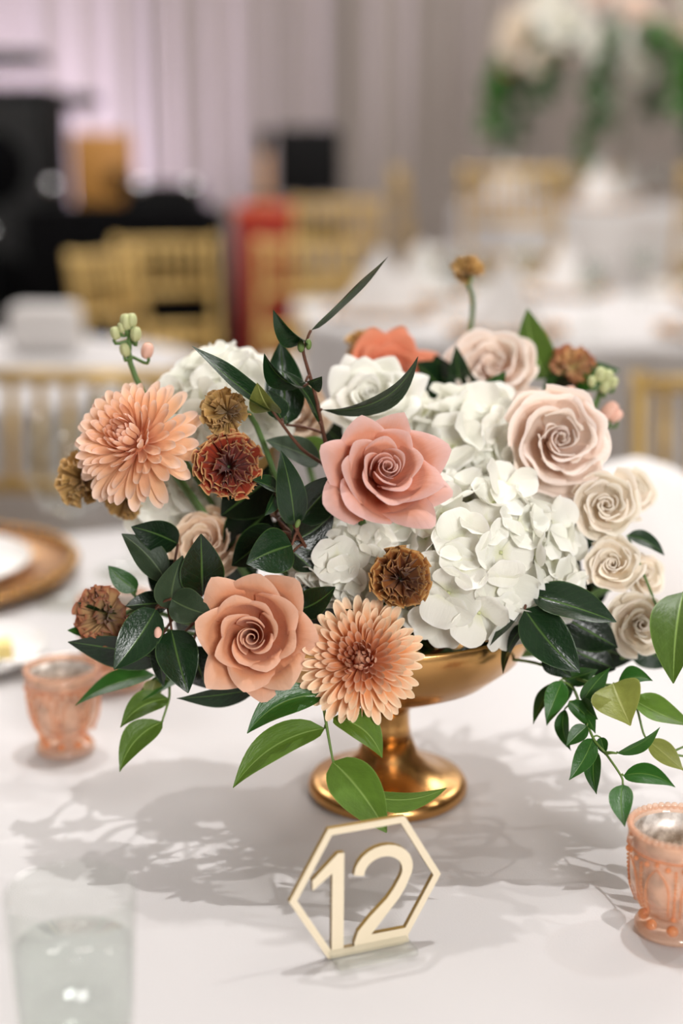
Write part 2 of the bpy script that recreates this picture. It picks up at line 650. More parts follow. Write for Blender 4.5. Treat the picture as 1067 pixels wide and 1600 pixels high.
M['p_brown'] = petal_mat('brown_frill_petal', (76, 38, 12), (142, 84, 36), (206, 160, 98), 0.45, 0.90, transl=0.12)
M['p_tan'] = petal_mat('tan_frill_petal', (132, 96, 42), (182, 144, 84), (206, 168, 110), 0.4, 0.85, transl=0.15)
M['p_faded'] = petal_mat('faded_frill_petal', (204, 192, 128), (196, 156, 108), (168, 98, 70), 0.45, 0.78, transl=0.15)

# ------------------------------------------------------------------ the room
def struct(name, geo, mat, smooth=False):
    o = link(name, geo.mesh(name, mat, smooth))
    o['kind'] = 'structure'
    return o


RX, RY0, RY1 = 5.2, -4.0, 10.2
struct('floor', Geo().box((0, (RY0 + RY1) / 2, -0.05), (2 * RX, RY1 - RY0, 0.1)), M['carpet'])
struct('ceiling', Geo().box((0, (RY0 + RY1) / 2, CEIL + 0.05), (2 * RX, RY1 - RY0, 0.1)), M['ceilpaint'])
struct('wall_back', Geo().box((0, RY1 + 0.05, CEIL / 2), (2 * RX, 0.1, CEIL)), M['wallpaint'])
struct('wall_left', Geo().box((-RX - 0.05, (RY0 + RY1) / 2, CEIL / 2), (0.1, RY1 - RY0, CEIL)), M['wallpaint'])
struct('wall_right', Geo().box((RX + 0.05, (RY0 + RY1) / 2, CEIL / 2), (0.1, RY1 - RY0, CEIL)), M['wallpaint'])
struct('wall_front', Geo().box((0, RY0 - 0.05, CEIL / 2), (2 * RX, 0.1, CEIL)), M['wallpaint'])

# pleated drapes hung along the back wall
rng = random.Random(3)
DW = 1.3
for k in range(8):
    x0 = -RX + 0.02 + k * DW
    nx = 96
    ph = rng.uniform(0, 6)
    fr = rng.uniform(5.5, 7.0)
    vs, fs = [], []
    zs = np.linspace(0.02, CEIL - 0.05, 8)
    for j, z in enumerate(zs):
        fl = 0.75 + 0.25 * (1 - z / CEIL)
        for i in range(nx + 1):
            t = i / nx
            y = 9.85 - 0.078 * fl * math.sin(2 * math.pi * fr * t + ph + 0.5 * math.sin(9 * t + ph)) - 0.03 * math.sin(2 * math.pi * 2.3 * t + ph * 2)
            vs.append((x0 + t * (DW - 0.015), y, z))
    for j in range(len(zs) - 1):
        for i in range(nx):
            a = j * (nx + 1) + i
            fs.append((a, a + 1, a + nx + 2, a + nx + 1))
    o = link('curtain', mesh_obj('curtain', vs, fs, M['drape']))
    md = o.modifiers.new('thickness', 'SOLIDIFY')
    md.thickness = 0.006
    if k < 3:
        tag(o, 'taupe pleated drape panel lit violet by the uplights', 'curtain', 'violet lit drapes along the back wall')
    else:
        tag(o, 'floor length taupe pleated drape panel hanging clear of the violet light', 'curtain', 'taupe drapes along the back wall')

# low black stage in front of the drapes
stage = link('stage_riser', flat_angle(Geo().rbox((-1.81, 7.45, 0.06), (4.18, 4.3, 0.118), 0.015, 2).mesh('stage_riser', M['black'])))
tag(stage, 'low black stage riser in front of the pleated drapes', 'stage')
SZ = 0.12
riser = link('stage_riser', flat_angle(Geo().rbox((1.95, 7.31, 0.125), (3.26, 4.58, 0.248), 0.015, 2).mesh('stage_riser', M['carpet'])))
tag(riser, 'carpeted riser that lifts the far table and its tall centrepiece', 'stage')
HZ = 0.25


# ------------------------------------------------------------------ tables and cloths
def round_table(x, y, R, label, cloth_label, seed, fine=False, z=0.0):
    t = thing('banquet_table', label, 'table', (x, y, z), 0)
    top = Geo().lathe([(0.001, TZ - 0.03), (R - 0.01, TZ - 0.03), (R - 0.005, TZ - 0.02), (R - 0.01, TZ - 0.004), (0.001, TZ - 0.004)], 48)
    link('tabletop', flat_angle(top.mesh('tabletop', M['wood'])), t)
    for a in (45, 135, 225, 315):
        ca, sa = math.cos(math.radians(a)), math.sin(math.radians(a))
        link('leg', Geo().tube([(ca * R * 0.62, sa * R * 0.62, TZ - 0.03), (ca * R * 0.7, sa * R * 0.7, 0.0)], 0.014, 8).mesh('leg', M['steel']), t)
    r2 = random.Random(seed)
    ph = [r2.uniform(0, 6.28) for _ in range(4)]
    n = 180
    vs, fs = [], []
    rings = []
    for q in np.linspace(0, 1, 14 if fine else 8):
        rings.append((R * q, 0.0, 0.0))
    for q in (0.15, 0.35, 0.6, 1.0, 3, 8, 16, 28, 42, 56, 68, 73.5):
        d = q / 100.0
        rings.append((R + 0.006 * min(1, d / 0.01), d, min(1.0, d / 0.4)))
    for r, d, w in rings:
        for k in range(n):
            a = 2 * math.pi * k / n
            fold = (0.5 + 0.5 * math.sin(13 * a + ph[0] + 0.6 * math.sin(3 * a + ph[1]))) ** 1.5
            rr = r + w * (0.075 * fold + 0.02 * math.sin(5 * a + ph[2]))
            zz = 0.0012 * math.sin(r * 9 + ph[3]) * math.sin(3 * a + ph[0]) if d == 0 else 0
            vs.append((rr * math.cos(a), rr * math.sin(a), TZ - d + zz * 0.4))
    for i in range(len(rings) - 1):
        for k in range(n):
            k2 = (k + 1) % n
            fs.append((i * n + k, i * n + k2, (i + 1) * n + k2, (i + 1) * n + k))
    c = link('tablecloth', mesh_obj('tablecloth', vs, fs, M['linen']))
    c.location = (x, y, z)
    tag(c, cloth_label, 'tablecloth')
    return t


MAIN = Vector((0.03, 0.873, 0))
round_table(MAIN.x, MAIN.y, 0.76, 'round banquet table that carries the gold footed flower bowl',
            'smooth white cloth under the gold compote and the number sign', 1, True)
T2 = Vector((-0.95, 2.95, 0))
round_table(T2.x, T2.y, 0.66, 'round banquet table just beyond the gold chair beside the peach chrysanthemum',
            'white cloth on the neighbouring table in front of the black stage gear', 2)
T3 = Vector((0.70, 4.10, 0))
round_table(T3.x, T3.y, 0.80, 'round banquet table set with peaked napkins behind the flowers',
            'white cloth on the table with peaked napkins and glasses', 3)
T4 = Vector((1.35, 6.45, 0.25))
round_table(T4.x, T4.y, 0.85, 'far round banquet table under the tall floral centrepiece',
            'white cloth under the tall floral centrepiece by the drapes', 4, z=0.25)


# ------------------------------------------------------------------ chiavari chairs
def make_chair():
    t = thing('chiavari_chair', 'x', 'chair', (0, 0, 0))
    w, dp, sh = 0.40, 0.40, 0.44
    G = M['chair_gold']

    def bx(z):                       # back leans away (+y) above the seat
        return 0.19 + max(0, z - sh) * 0.13

    def ringed(p0, p1, r):
        p0, p1 = Vector(p0), Vector(p1)
        pts, rad = [], []
        for k in range(17):
            q = k / 16
            pts.append(p0.lerp(p1, q))
            rad.append(r * (1.0 + (0.28 if k in (3, 8, 13) else 0)))
        return Geo().tube(pts, rad, 8)
    for s in (-1, 1):
        link('leg', ringed((s * 0.185, -0.18, 0), (s * 0.185, -0.18, sh), 0.014).mesh('leg', G), t)
        pts = [(s * 0.175, bx(z) + (0.03 * (1 - z / sh) if z < sh else 0), z) for z in np.linspace(0, 0.925, 17)]
        link('back_post', Geo().tube(pts, [0.0135 * (1.25 if k in (2, 6, 10) else 1) for k in range(17)], 8).mesh('back_post', G), t)
    link('seat', Geo().rbox((0, 0, sh), (w, dp, 0.03), 0.012, 2).mesh('seat', G), t)
    link('cushion', Geo().rbox((0, -0.005, sh + 0.035), (w - 0.02, dp - 0.03, 0.045), 0.02, 3).mesh('cushion', M['cushion']), t)
    for z in (0.905, 0.735, 0.60, 0.545):
        link('back_rail', Geo().tube([(-0.18, bx(z), z), (0.18, bx(z), z)], 0.0125, 8).mesh('back_rail', G), t)
    sp = Geo().tube([(0, bx(0.735), 0.735), (0, bx(0.82), 0.82), (0, bx(0.905), 0.905)], [0.008, 0.0098, 0.008], 6).mesh('spindle', G)
    sp2 = Geo().tube([(0, bx(0.545), 0.545), (0, bx(0.60), 0.60)], 0.008, 6).mesh('spindle', G)
    for k in range(7):
        x = -0.18 + 0.36 * (k + 1) / 8
        link('spindle', sp, t, Matrix.Translation((x, 0, 0)))
        link('spindle', sp2, t, Matrix.Translation((x, 0, 0)))
    for z in (0.16, 0.28):
        for s in (-1, 1):
            link('stretcher', Geo().tube([(s * 0.182, -0.18, z), (s * 0.178, 0.20, z)], 0.009, 6).mesh('stretcher', G), t)
        link('stretcher', Geo().tube([(-0.185, -0.18, z), (0.185, -0.18, z)], 0.009, 6).mesh('stretcher', G), t)
    return t


chair0 = make_chair()
chair_used = [False]


def chair(x, y, face, label, group=None, z=0.0, s=1.0):
    """face: degrees the sitter looks towards, 0 = towards -y (the camera)"""
    c = chair0 if not chair_used[0] else copy_tree(chair0)
    chair_used[0] = True
    c.location = (x, y, z)
    c.rotation_euler = (0, 0, math.radians(face))
    c.scale = (s, s, s)
    c['label'] = label
    if group:
        c['group'] = group
    elif 'group' in c:
        del c['group']
    return c


chair(-0.42, 1.85, -4, 'gold chiavari chair across the table, behind the large peach chrysanthemum', s=0.955)
chair(0.62, 1.82, 6, 'gold chiavari chair across the table, beside the peaked napkin and blush rose', s=0.95)
chair(-0.58, 5.00, 14, 'gold chiavari chair with its back to the black draped gear table')
chair(-0.50, 4.32, 66, 'gold chiavari chair turned sideways in front of the black draped gear table')
chair(-0.09, 4.98, 8, 'gold chiavari chair in front of the red case')
chair(-0.01, 5.95, 2, 'gold chiavari chair standing on the stage edge beside the red case', z=SZ)
chair(0.55, 7.75, 80, 'gold chiavari chair seen side-on against the taupe drapes', z=HZ)
chair(0.87, 2.96, 186, 'gold chiavari chair tucked at the near side of the napkin table')
chair(0.72, 5.40, 150, 'gold chiavari chair at the aisle end of the raised table', z=HZ)
chair(1.35, 5.26, 180, 'gold chiavari chair at the middle of the raised table front', z=HZ)
chair(1.98, 5.42, 208, 'gold chiavari chair at the wall end of the raised table', z=HZ)
chair(1.35, 7.65, 0, 'gold chiavari chair behind the tall floral centrepiece', z=HZ)


# ------------------------------------------------------------------ table settings
def lathe_obj(name, prof, mat, n=40, parent=None, close=False, func=None, angle=None):
    me = Geo().lathe(prof, n, (0, 0, 0), close, func).mesh(name, mat)
    if angle:
        flat_angle(me, angle)
    return link(name, me, parent)


def make_napkin(h=0.17, w=0.15, seed=0, soft=0.25):
    """linen folded into a standing peak, hollow under the fold"""
    r = random.Random(seed)
    vs, fs = [], []
    n, m = 48, 12
    for j in range(m + 1):
        t = j / m
        for k in range(n):
            a = 2 * math.pi * k / n
            sq = 1.0 / max(abs(math.cos(a)), abs(math.sin(a))) ** 0.35
            rad = w * 0.62 * (1 - t) ** (0.85 + soft) * sq * (1 + 0.10 * math.sin(4 * a + 0.7) * (1 - t)) + 0.004
            rad *= 1 + 0.03 * math.sin(9 * a + t * 5)
            vs.append((rad * math.cos(a), rad * 0.75 * math.sin(a), h * t ** (1.0)))
    for j in range(m):
        for k in range(n):
            k2 = (k + 1) % n
            fs.append((j * n + k, j * n + k2, (j + 1) * n + k2, (j + 1) * n + k))
    fs.append(tuple(m * n + k for k in range(n)))
    return mesh_obj('folded_napkin', vs, fs, M['napkin'])


napkin_me = make_napkin()
napkin_soft = make_napkin(0.118, 0.25, 3, -0.2)


def charger(x, y, label, r=0.165, group=None, z=0.0):
    t = thing('charger_plate', label, 'plate', (x, y, TZ + z + 0.0015), 0, group)
    lathe_obj('plate', [(0.001, 0.0), (r * 0.68, 0.0), (r * 0.75, 0.004), (r * 0.99, 0.012), (r, 0.0145), (r * 0.985, 0.0155),
                        (r * 0.74, 0.008), (r * 0.67, 0.0045), (0.001, 0.0042)], M['gold'], 64, t)
    g = Geo()
    for k in range(56):
        a = 2 * math.pi * k / 56
        g.ball((r * 0.97 * math.cos(a), r * 0.97 * math.sin(a), 0.0155), 0.0065, 6, 4)
    link('beaded_rim', g.mesh('beaded_rim', M['gold']), t)
    return t


def dinner_plate(x, y, z, label, r=0.118, group=None):
    o = lathe_obj('dinner_plate', [(0.001, 0.0), (r * 0.6, 0.0), (r * 0.66, 0.003), (r, 0.014), (r, 0.0165), (r * 0.66, 0.007), (0.001, 0.005)], M['china'], 56)
    o.location = (x, y, z)
    return tag(o, label, 'plate', group)


goblet_prof = [(0.001, 0.0), (0.034, 0.0), (0.035, 0.002), (0.012, 0.006), (0.005, 0.012), (0.0042, 0.07), (0.008, 0.078), (0.027, 0.092),
               (0.036, 0.112), (0.038, 0.14), (0.034, 0.178), (0.0332, 0.178), (0.037, 0.14), (0.035, 0.113), (0.026, 0.094), (0.001, 0.081)]
goblet_me = Geo().lathe(goblet_prof, 36).mesh('goblet', M['glass'])


def goblet(x, y, label, group=None, s=1.0, z=0.0):
    o = link('water_goblet', goblet_me)
    o.location = (x, y, TZ + z + 0.0015)
    o.scale = (s, s, s)
    return tag(o, label, 'glass', group)


# far side of the flower table, left
charger(-0.43, 1.37, 'gold beaded charger plate by the goblets, under the peach chrysanthemum')
dinner_plate(-0.43, 1.37, TZ + 0.0065, 'white china plate resting on the gold charger by the goblets')
nk = link('folded_napkin', napkin_me)
nk.location = (-0.45, 1.37, TZ + 0.0135)
nk.scale = (1, 1, 0.55)
tag(nk, 'low folded white napkin on the china plate by the goblets', 'napkin')
goblet(-0.255, 1.30, 'clear goblet standing beside the gold charger, nearer the flowers')
goblet(-0.215, 1.40, 'clear goblet standing behind another, beside the gold charger', s=1.05)
bp_ = lathe_obj('bread_plate', [(0.001, 0.0), (0.045, 0.0), (0.05, 0.003), (0.078, 0.010), (0.078, 0.012), (0.05, 0.006), (0.001, 0.0045)], M['china'], 48)
bp_.location = (-0.325, 1.13, TZ + 0.0015)
tag(bp_, 'small white bread plate holding a pat of butter', 'plate')
bt = link('butter_pat', flat_angle(Geo().rbox((0, 0, 0.008), (0.032, 0.024, 0.016), 0.003, 2).mesh('butter_pat', M['butter'])))
bt.location = (-0.288, 1.115, TZ + 0.0065)
bt.rotation_euler = (0, 0, 0.3)
tag(bt, 'pale yellow pat of butter on the small bread plate', 'butter')
kn = thing('butter_knife', 'steel butter knife lying across the bread plate', 'knife', (-0.272, 1.085, TZ + 0.0135), 0.25)
link('blade', flat_angle(Geo().prism([(-0.085, -0.001), (-0.02, -0.001), (-0.02, 0.001), (-0.085, 0.001)], -0.008, 0.008).mesh('blade', M['steel'])), kn)
link('handle', Geo().tube([(-0.022, 0, 0), (0.0, 0, 0), (0.05, 0, 0), (0.065, 0, 0)], [0.003, 0.0035, 0.005, 0.003], 8).mesh('handle', M['steel']), kn)
# far side, right
charger(0.365, 1.345, 'gold beaded charger plate under the wide peaked napkin')
dinner_plate(0.365, 1.345, TZ + 0.0065, 'white china plate under the wide peaked napkin')
nk = link('folded_napkin', napkin_soft)
nk.location = (0.285, 1.345, TZ + 0.0135)
tag(nk, 'wide peaked white napkin behind the cream spray roses', 'napkin')

# napkins, plates and glasses on the background tables
rng = random.Random(12)


def lay_table(C, R, n, start, where, skip=()):
    for k in range(n):
        if k in skip:
            continue
        a = math.radians(start + 360 * k / n)
        px, py = C.x + (R - 0.20) * math.cos(a), C.y + (R - 0.20) * math.sin(a)
        charger(px, py, 'gold charger plate on ' + where, 0.15, 'charger plates on ' + where, C.z)
        o = link('folded_napkin', napkin_me)
        o.location = (px, py, TZ + C.z + 0.0065)
        o.rotation_euler = (0, 0, a)
        o.scale = (1.3, 1.3, rng.uniform(1.0, 1.2))
        tag(o, 'peaked white napkin on a gold charger on ' + where, 'napkin', 'peaked napkins on ' + where)
        b = a + 0.36
        goblet(C.x + (R - 0.33) * math.cos(b), C.y + (R - 0.33) * math.sin(b), 'clear goblet on ' + where, 'goblets on ' + where, 1.0, C.z)
        goblet(C.x + (R - 0.42) * math.cos(b), C.y + (R - 0.42) * math.sin(b), 'clear goblet on ' + where, 'goblets on ' + where, 1.0, C.z)


lay_table(T3, 0.80, 7, 190, 'the round table behind the flowers')
lay_table(T4, 0.85, 7, 190, 'the far table under the tall centrepiece')
# white block napkin on the neighbouring table
blk = link('folded_napkin', Geo().rbox((0, 0, 0.055), (0.155, 0.10, 0.11), 0.022, 4).mesh('folded_napkin', M['napkin']))
blk.location = (-0.66, 3.18, TZ + 0.002)
tag(blk, 'square folded white napkin block in front of the black speaker', 'napkin')

# ------------------------------------------------------------------ music gear on the stage
sp = thing('loudspeaker', 'tall black loudspeaker cabinet at the stage edge beside the draped gear table', 'speaker', (-1.46, 6.32, SZ))
link('cabinet', flat_angle(Geo().rbox((0, 0, 0.69), (0.50, 0.42, 1.38), 0.02, 2).mesh('cabinet', M['black'])), sp)
link('grille', flat_angle(Geo().rbox((0, -0.215, 0.80), (0.42, 0.02, 1.05), 0.008, 2).mesh('grille', M['grille'])), sp)
for z in (0.55, 1.05):
    link('cone', Geo().lathe([(0.001, 0.03), (0.03, 0.025), (0.10, 0.0), (0.14, 0.006), (0.15, 0.0)], 32).mesh('cone', M['blackcloth']), sp,
         Matrix.Translation((0, -0.227, z)) @ Matrix.Rotation(math.pi / 2, 4, 'X'))
rc = thing('road_case', 'black road case with chrome corners under the loudspeaker edge', 'case', (-1.72, 5.60, SZ))
link('box', flat_angle(Geo().rbox((0, 0, 0.40), (0.62, 0.45, 0.80), 0.015, 2).mesh('box', M['black'])), rc)
for sx in (-1, 1):
    for sy in (-1, 1):
        link('corner', Geo().ball((sx * 0.305, sy * 0.22, 0.795), 0.022, 8, 6).mesh('corner', M['chrome']), rc)
# draped gear table
gt = thing('gear_table', 'folding table fully hidden by a black skirt beside the loudspeaker', 'table', (-0.85, 5.75, SZ - 0.12))
link('tabletop', flat_angle(Geo().rbox((0, 0, 1.0), (0.66, 0.5, 0.03), 0.008, 2).mesh('tabletop', M['black'])), gt)
for sx in (-1, 1):
    for sy in (-1, 1):
        link('leg', Geo().tube([(sx * 0.29, sy * 0.2, 0.121), (sx * 0.29, sy * 0.2, 0.99)], 0.014, 8).mesh('leg', M['steel']), gt)
vs, fs = [], []
per = []
for k in range(160):
    q = k / 160 * 4
    s_, u = int(q), q - int(q)
    x, y = [(-0.36 + 0.72 * u, -0.28), (0.36, -0.28 + 0.56 * u), (0.36 - 0.72 * u, 0.28), (-0.36, 0.28 - 0.56 * u)][s_]
    per.append((x, y))
for j, z in enumerate((1.02, 1.012, 0.7, 0.35, 0.124)):
    for k, (x, y) in enumerate(per):
        w = 1.0 if j == 0 else 1.0 + (0.02 + 0.05 * (1 - z)) * math.sin(k * 0.9)
        vs.append((x * w * (0.97 if j == 0 else 1), y * w * (0.97 if j == 0 else 1), z))
for j in range(4):
    for k in range(160):
        k2 = (k + 1) % 160
        fs.append((j * 160 + k, j * 160 + k2, (j + 1) * 160 + k2, (j + 1) * 160 + k))
fs.append(tuple(range(160)))
link('skirt', mesh_obj('skirt', vs, fs, M['blackcloth']), gt)
# wooden cajon with sound hole standing on the stage
cj = thing('cajon', 'amber wooden cajon with a dark sound hole above the black skirted table', 'drum', (-1.03, 6.35, 1.02 + 0.0))
link('box', flat_angle(Geo().rbox((0, 0, 0.15), (0.24, 0.24, 0.30), 0.012, 2).mesh('box', M['wood'])), cj)
link('sound_hole', Geo().lathe([(0.001, 0.0), (0.045, 0.0), (0.045, 0.004), (0.001, 0.004)], 28).mesh('sound_hole', M['blackcloth']), cj,
     Matrix.Translation((0.07, -0.117, 0.10)) @ Matrix.Rotation(math.pi / 2, 4, 'X'))
pl = thing('plinth', 'black plinth carrying the wooden cajon behind the skirted table', 'plinth', (-1.03, 6.35, SZ))
link('box', flat_angle(Geo().rbox((0, 0, 0.448), (0.34, 0.34, 0.896), 0.01, 2).mesh('box', M['black'])), pl)
# keyboards on a stand
kb = thing('keyboard_stand', 'black stand with two stacked keyboards against the violet lit drapes', 'keyboard', (-1.62, 7.0, SZ))
link('post', Geo().tube([(-0.30, 0, 0), (-0.30, 0, 1.75)], 0.025, 10).mesh('post', M['chrome']), kb)
link('foot', flat_angle(Geo().rbox((-0.30, 0, 0.012), (0.45, 0.4, 0.022), 0.008, 2).mesh('foot', M['black'])), kb)
for z, w, x in ((1.36, 0.62, 0.16), (1.55, 0.42, 0.02)):
    k_ = link('keyboard', flat_angle(Geo().rbox((x, -0.06, z), (w, 0.26, 0.055), 0.012, 2).mesh('keyboard', M['black'])), kb)
    link('arm', Geo().tube([(-0.30, 0, z - 0.045), (x + w * 0.4, -0.05, z - 0.035)], 0.012, 8).mesh('arm', M['chrome']), kb)
    keys = Geo()
    for q in range(int(w / 0.024)):
        keys.box((x - w / 2 + 0.02 + q * 0.024, -0.135, z + 0.029), (0.021, 0.10, 0.008))
    link('keys', keys.mesh('keys', M['china'], False), k_)
# blue lit panel at the stand's edge
bl = thing('stage_light', 'small black stage lamp glowing blue beside the keyboards', 'lamp', (-2.02, 6.55, SZ))
link('pole', Geo().tube([(0, 0, 0), (0, 0, 1.72)], 0.014, 8).mesh('pole', M['black']), bl)
link('base', Geo().lathe([(0.001, 0.0), (0.16, 0.0), (0.16, 0.012), (0.02, 0.022), (0.001, 0.022)], 24).mesh('base', M['black']), bl)
link('housing', Geo().lathe([(0.001, 0.0), (0.06, 0.0), (0.07, 0.14), (0.001, 0.14)], 24).mesh('housing', M['black']), bl,
     Matrix.Translation((0, 0.02, 1.80)) @ Matrix.Rotation(math.pi / 2, 4, 'X'))
M['bluelamp'] = plain('blue_lamp', (40, 130, 235), 0.4, emit=((50, 150, 255), 2.5), noise=0.01)
link('lens', Geo().lathe([(0.001, 0.0), (0.06, 0.0), (0.06, 0.006), (0.001, 0.01)], 24).mesh('lens', M['bluelamp']), bl,
     Matrix.Translation((0, -0.121, 1.80)) @ Matrix.Rotation(math.pi / 2, 4, 'X'))
# chrome balls on black bases, added as bright glints on the gear table
for i, (x, y) in enumerate(((-1.105, 5.56), (-0.775, 5.62), (-0.575, 5.60))):
    mc = thing('glint_ball', 'chrome ball on a black base added as a bright glint on the black skirted table', 'glint_ball', (x, y, 1.021), 0, 'chrome glint balls on the skirted table')
    link('base', Geo().lathe([(0.001, 0), (0.05, 0), (0.05, 0.008), (0.012, 0.014), (0.001, 0.014)], 20).mesh('base', M['black']), mc)
    link('body', Geo().tube([(0, 0, 0.012), (0, 0, 0.06)], [0.009, 0.014], 10).mesh('body', M['black']), mc)
    link('grille', Geo().ball((0, 0, 0.078), 0.026, 16, 10).mesh('grille', M['chrome']), mc)  # plain chrome ball, there for its highlight
mx = thing('mixing_desk', 'black mixing desk with a sloped face on the skirted table', 'mixer', (-0.70, 5.80, 1.021))
link('body', flat_angle(Geo().prism([(-0.15, 0.0), (0.15, 0.0), (0.15, 0.09), (-0.15, 0.09)], -0.1, 0.12).mesh('body', M['black'])), mx)
for i in range(6):
    link('knob', Geo().lathe([(0.001, 0), (0.008, 0), (0.007, 0.012), (0.001, 0.012)], 10).mesh('knob', M['chrome']), mx, Matrix.Translation((-0.12 + i * 0.048, -0.02, 0.09)))
# dark folding chair with a guitar
dc = thing('drum_throne', 'black padded stool with a backrest against the grey drapes', 'stool', (-0.17, 7.2, SZ))
link('seat', Geo().rbox((0, 0, 0.76), (0.36, 0.34, 0.10), 0.035, 3).mesh('seat', M['black']), dc)
link('backrest', Geo().rbox((0.0, 0.16, 1.08), (0.33, 0.06, 0.34), 0.025, 3).mesh('backrest', M['black']), dc)
link('back_bar', Geo().tube([(0, 0.16, 0.72), (0, 0.18, 1.0)], 0.016, 8).mesh('back_bar', M['black']), dc)
link('post', Geo().tube([(0, 0, 0.12), (0, 0, 0.73)], 0.022, 10).mesh('post', M['black']), dc)
for a in (90, 210, 330):
    c_, s_ = math.cos(math.radians(a)), math.sin(math.radians(a))
    link('leg', Geo().tube([(0, 0, 0.30), (0.26 * c_, 0.26 * s_, 0.012)], 0.012, 8).mesh('leg', M['black']), dc)
gu = thing('guitar', 'orange varnished guitar leaning beside the black stool', 'guitar', (-0.36, 6.75, SZ), 0.2)
body = []
for k in range(40):
    a = 2 * math.pi * k / 40
    r = 0.15 + 0.03 * math.cos(2 * a) - 0.045 * math.exp(-((abs(math.sin(a)) - 0.3) / 0.25) ** 2) * (1 if math.cos(a) > -2 else 0)
    body.append((0.85 * r * math.cos(a + math.pi / 2), 0.55 + 1.25 * r * math.sin(a + math.pi / 2)))
link('body', flat_angle(Geo().prism(body, -0.045, 0.045).mesh('body', M['guitar'])), gu)
link('neck', flat_angle(Geo().prism([(-0.022, 0.72), (0.022, 0.72), (0.019, 1.12), (-0.019, 1.12)], -0.04, -0.015).mesh('neck', M['wood'])), gu)
link('headstock', flat_angle(Geo().prism([(-0.02, 1.11), (0.02, 1.11), (0.035, 1.22), (-0.035, 1.22)], -0.036, -0.02).mesh('headstock', M['black'])), gu)
link('sound_hole', Geo().lathe([(0.001, 0.0), (0.04, 0.0), (0.04, 0.003), (0.001, 0.003)], 24).mesh('sound_hole', M['black']), gu,
     Matrix.Translation((0, -0.046, 0.60)) @ Matrix.Rotation(math.pi / 2, 4, 'X'))
link('stand', Geo().tube([(-0.12, -0.12, 0.0), (0, 0.0, 0.42), (0.12, -0.12, 0.0)], 0.012, 8).mesh('stand', M['black']), gu)
rd = thing('instrument_case', 'red fabric instrument case standing between two gold chairs', 'case', (-0.34, 6.42, SZ))
link('shell', Geo().rbox((0, 0, 0.43), (0.26, 0.24, 0.855), 0.04, 3).mesh('shell', M['red']), rd)
link('lid', Geo().rbox((0, 0, 0.865), (0.265, 0.245, 0.06), 0.02, 3).mesh('lid', plain('orange_red_lid', (196, 78, 36), 0.5, noise=0.1)), rd)
link('handle', Geo().tube(spline([(-0.06, 0, 0.885), (-0.05, 0, 0.92), (0.05, 0, 0.92), (0.06, 0, 0.885)], 4), 0.008, 8).mesh('handle', M['black']), rd)

# ------------------------------------------------------------------ gold compote
CX, CY = 0.0305, 0.873
cp = thing('compote_bowl', 'antique gold footed compote bowl holding the flower arrangement', 'bowl', (CX, CY, TZ + 0.001))
lathe_obj('foot', [(0.001, 0.0), (0.050, 0.0), (0.0525, 0.0025), (0.0525, 0.006), (0.0505, 0.0095), (0.0465, 0.0105), (0.044, 0.0112),
                   (0.036, 0.0135), (0.027, 0.0195), (0.0195, 0.028), (0.0155, 0.038), (0.001, 0.038)], M['gold'], 72, cp)
lathe_obj('stem', [(0.001, 0.036), (0.0158, 0.036), (0.0140, 0.047), (0.0136, 0.056), (0.0160, 0.0615), (0.0205, 0.0645), (0.0222, 0.068), (0.020, 0.072), (0.001, 0.072)], M['gold'], 56, cp)
UPB = 0.008
lathe_obj('bowl', [(r_, z_ + UPB) for r_, z_ in [(0.001, 0.0605), (0.022, 0.0615), (0.045, 0.0665), (0.067, 0.0765), (0.084, 0.0905), (0.0935, 0.106), (0.0960, 0.1175), (0.0948, 0.119), (0.0910, 0.1175),
                   (0.087, 0.104), (0.078, 0.091), (0.063, 0.0805), (0.043, 0.0715), (0.001, 0.067)]], M['gold'], 80, cp)
BOWL = Vector((CX, CY, TZ + 0.096))

# ------------------------------------------------------------------ table number sign
yaw = math.radians(21)
sg = thing('table_number_sign', 'champagne gold hexagon sign reading 12 in front of the gold foot', 'sign', (0.0125, 0.675, TZ + 0.0005), yaw)
a_ = 0.0425
hz = a_ * math.sqrt(3) / 2
g = Geo()
hexo = [(-a_ / 2, 0), (a_ / 2, 0), (a_, hz), (a_ / 2, 2 * hz), (-a_ / 2, 2 * hz), (-a_, hz)]
b_ = a_ - 0.0043
hexi = [(b_ * math.cos(math.radians(d)), hz + b_ * math.sin(math.radians(d))) for d in (240, 300, 0, 60, 120, 180)]
T_ = 0.0015
vs = [(p[0], y, p[1]) for y in (-T_, T_) for p in hexo] + [(p[0], y, p[1]) for y in (-T_, T_) for p in hexi]
fs = []
for k in range(6):
    k2 = (k + 1) % 6
    fs += [(k, k2, 12 + k2, 12 + k), (6 + k, 18 + k, 18 + k2, 6 + k2), (k, 6 + k, 6 + k2, k2), (12 + k, 12 + k2, 18 + k2, 18 + k)]
link('hexagon_frame', mesh_obj('hexagon_frame', vs, fs, M['signgold'], None, False), sg)
mm = 0.001
one = [(-19.6, 0.6), (-12.9, 0.6), (-12.4, 59), (-15.8, 59.3), (-30.0, 46.4), (-29.7, 40.8), (-19.0, 48.6)]
link('digit_one', Geo().prism([(x * mm, z * mm) for x, z in one], -T_ * 1.02, T_ * 1.02).mesh('digit_one', M['signgold'], False), sg)
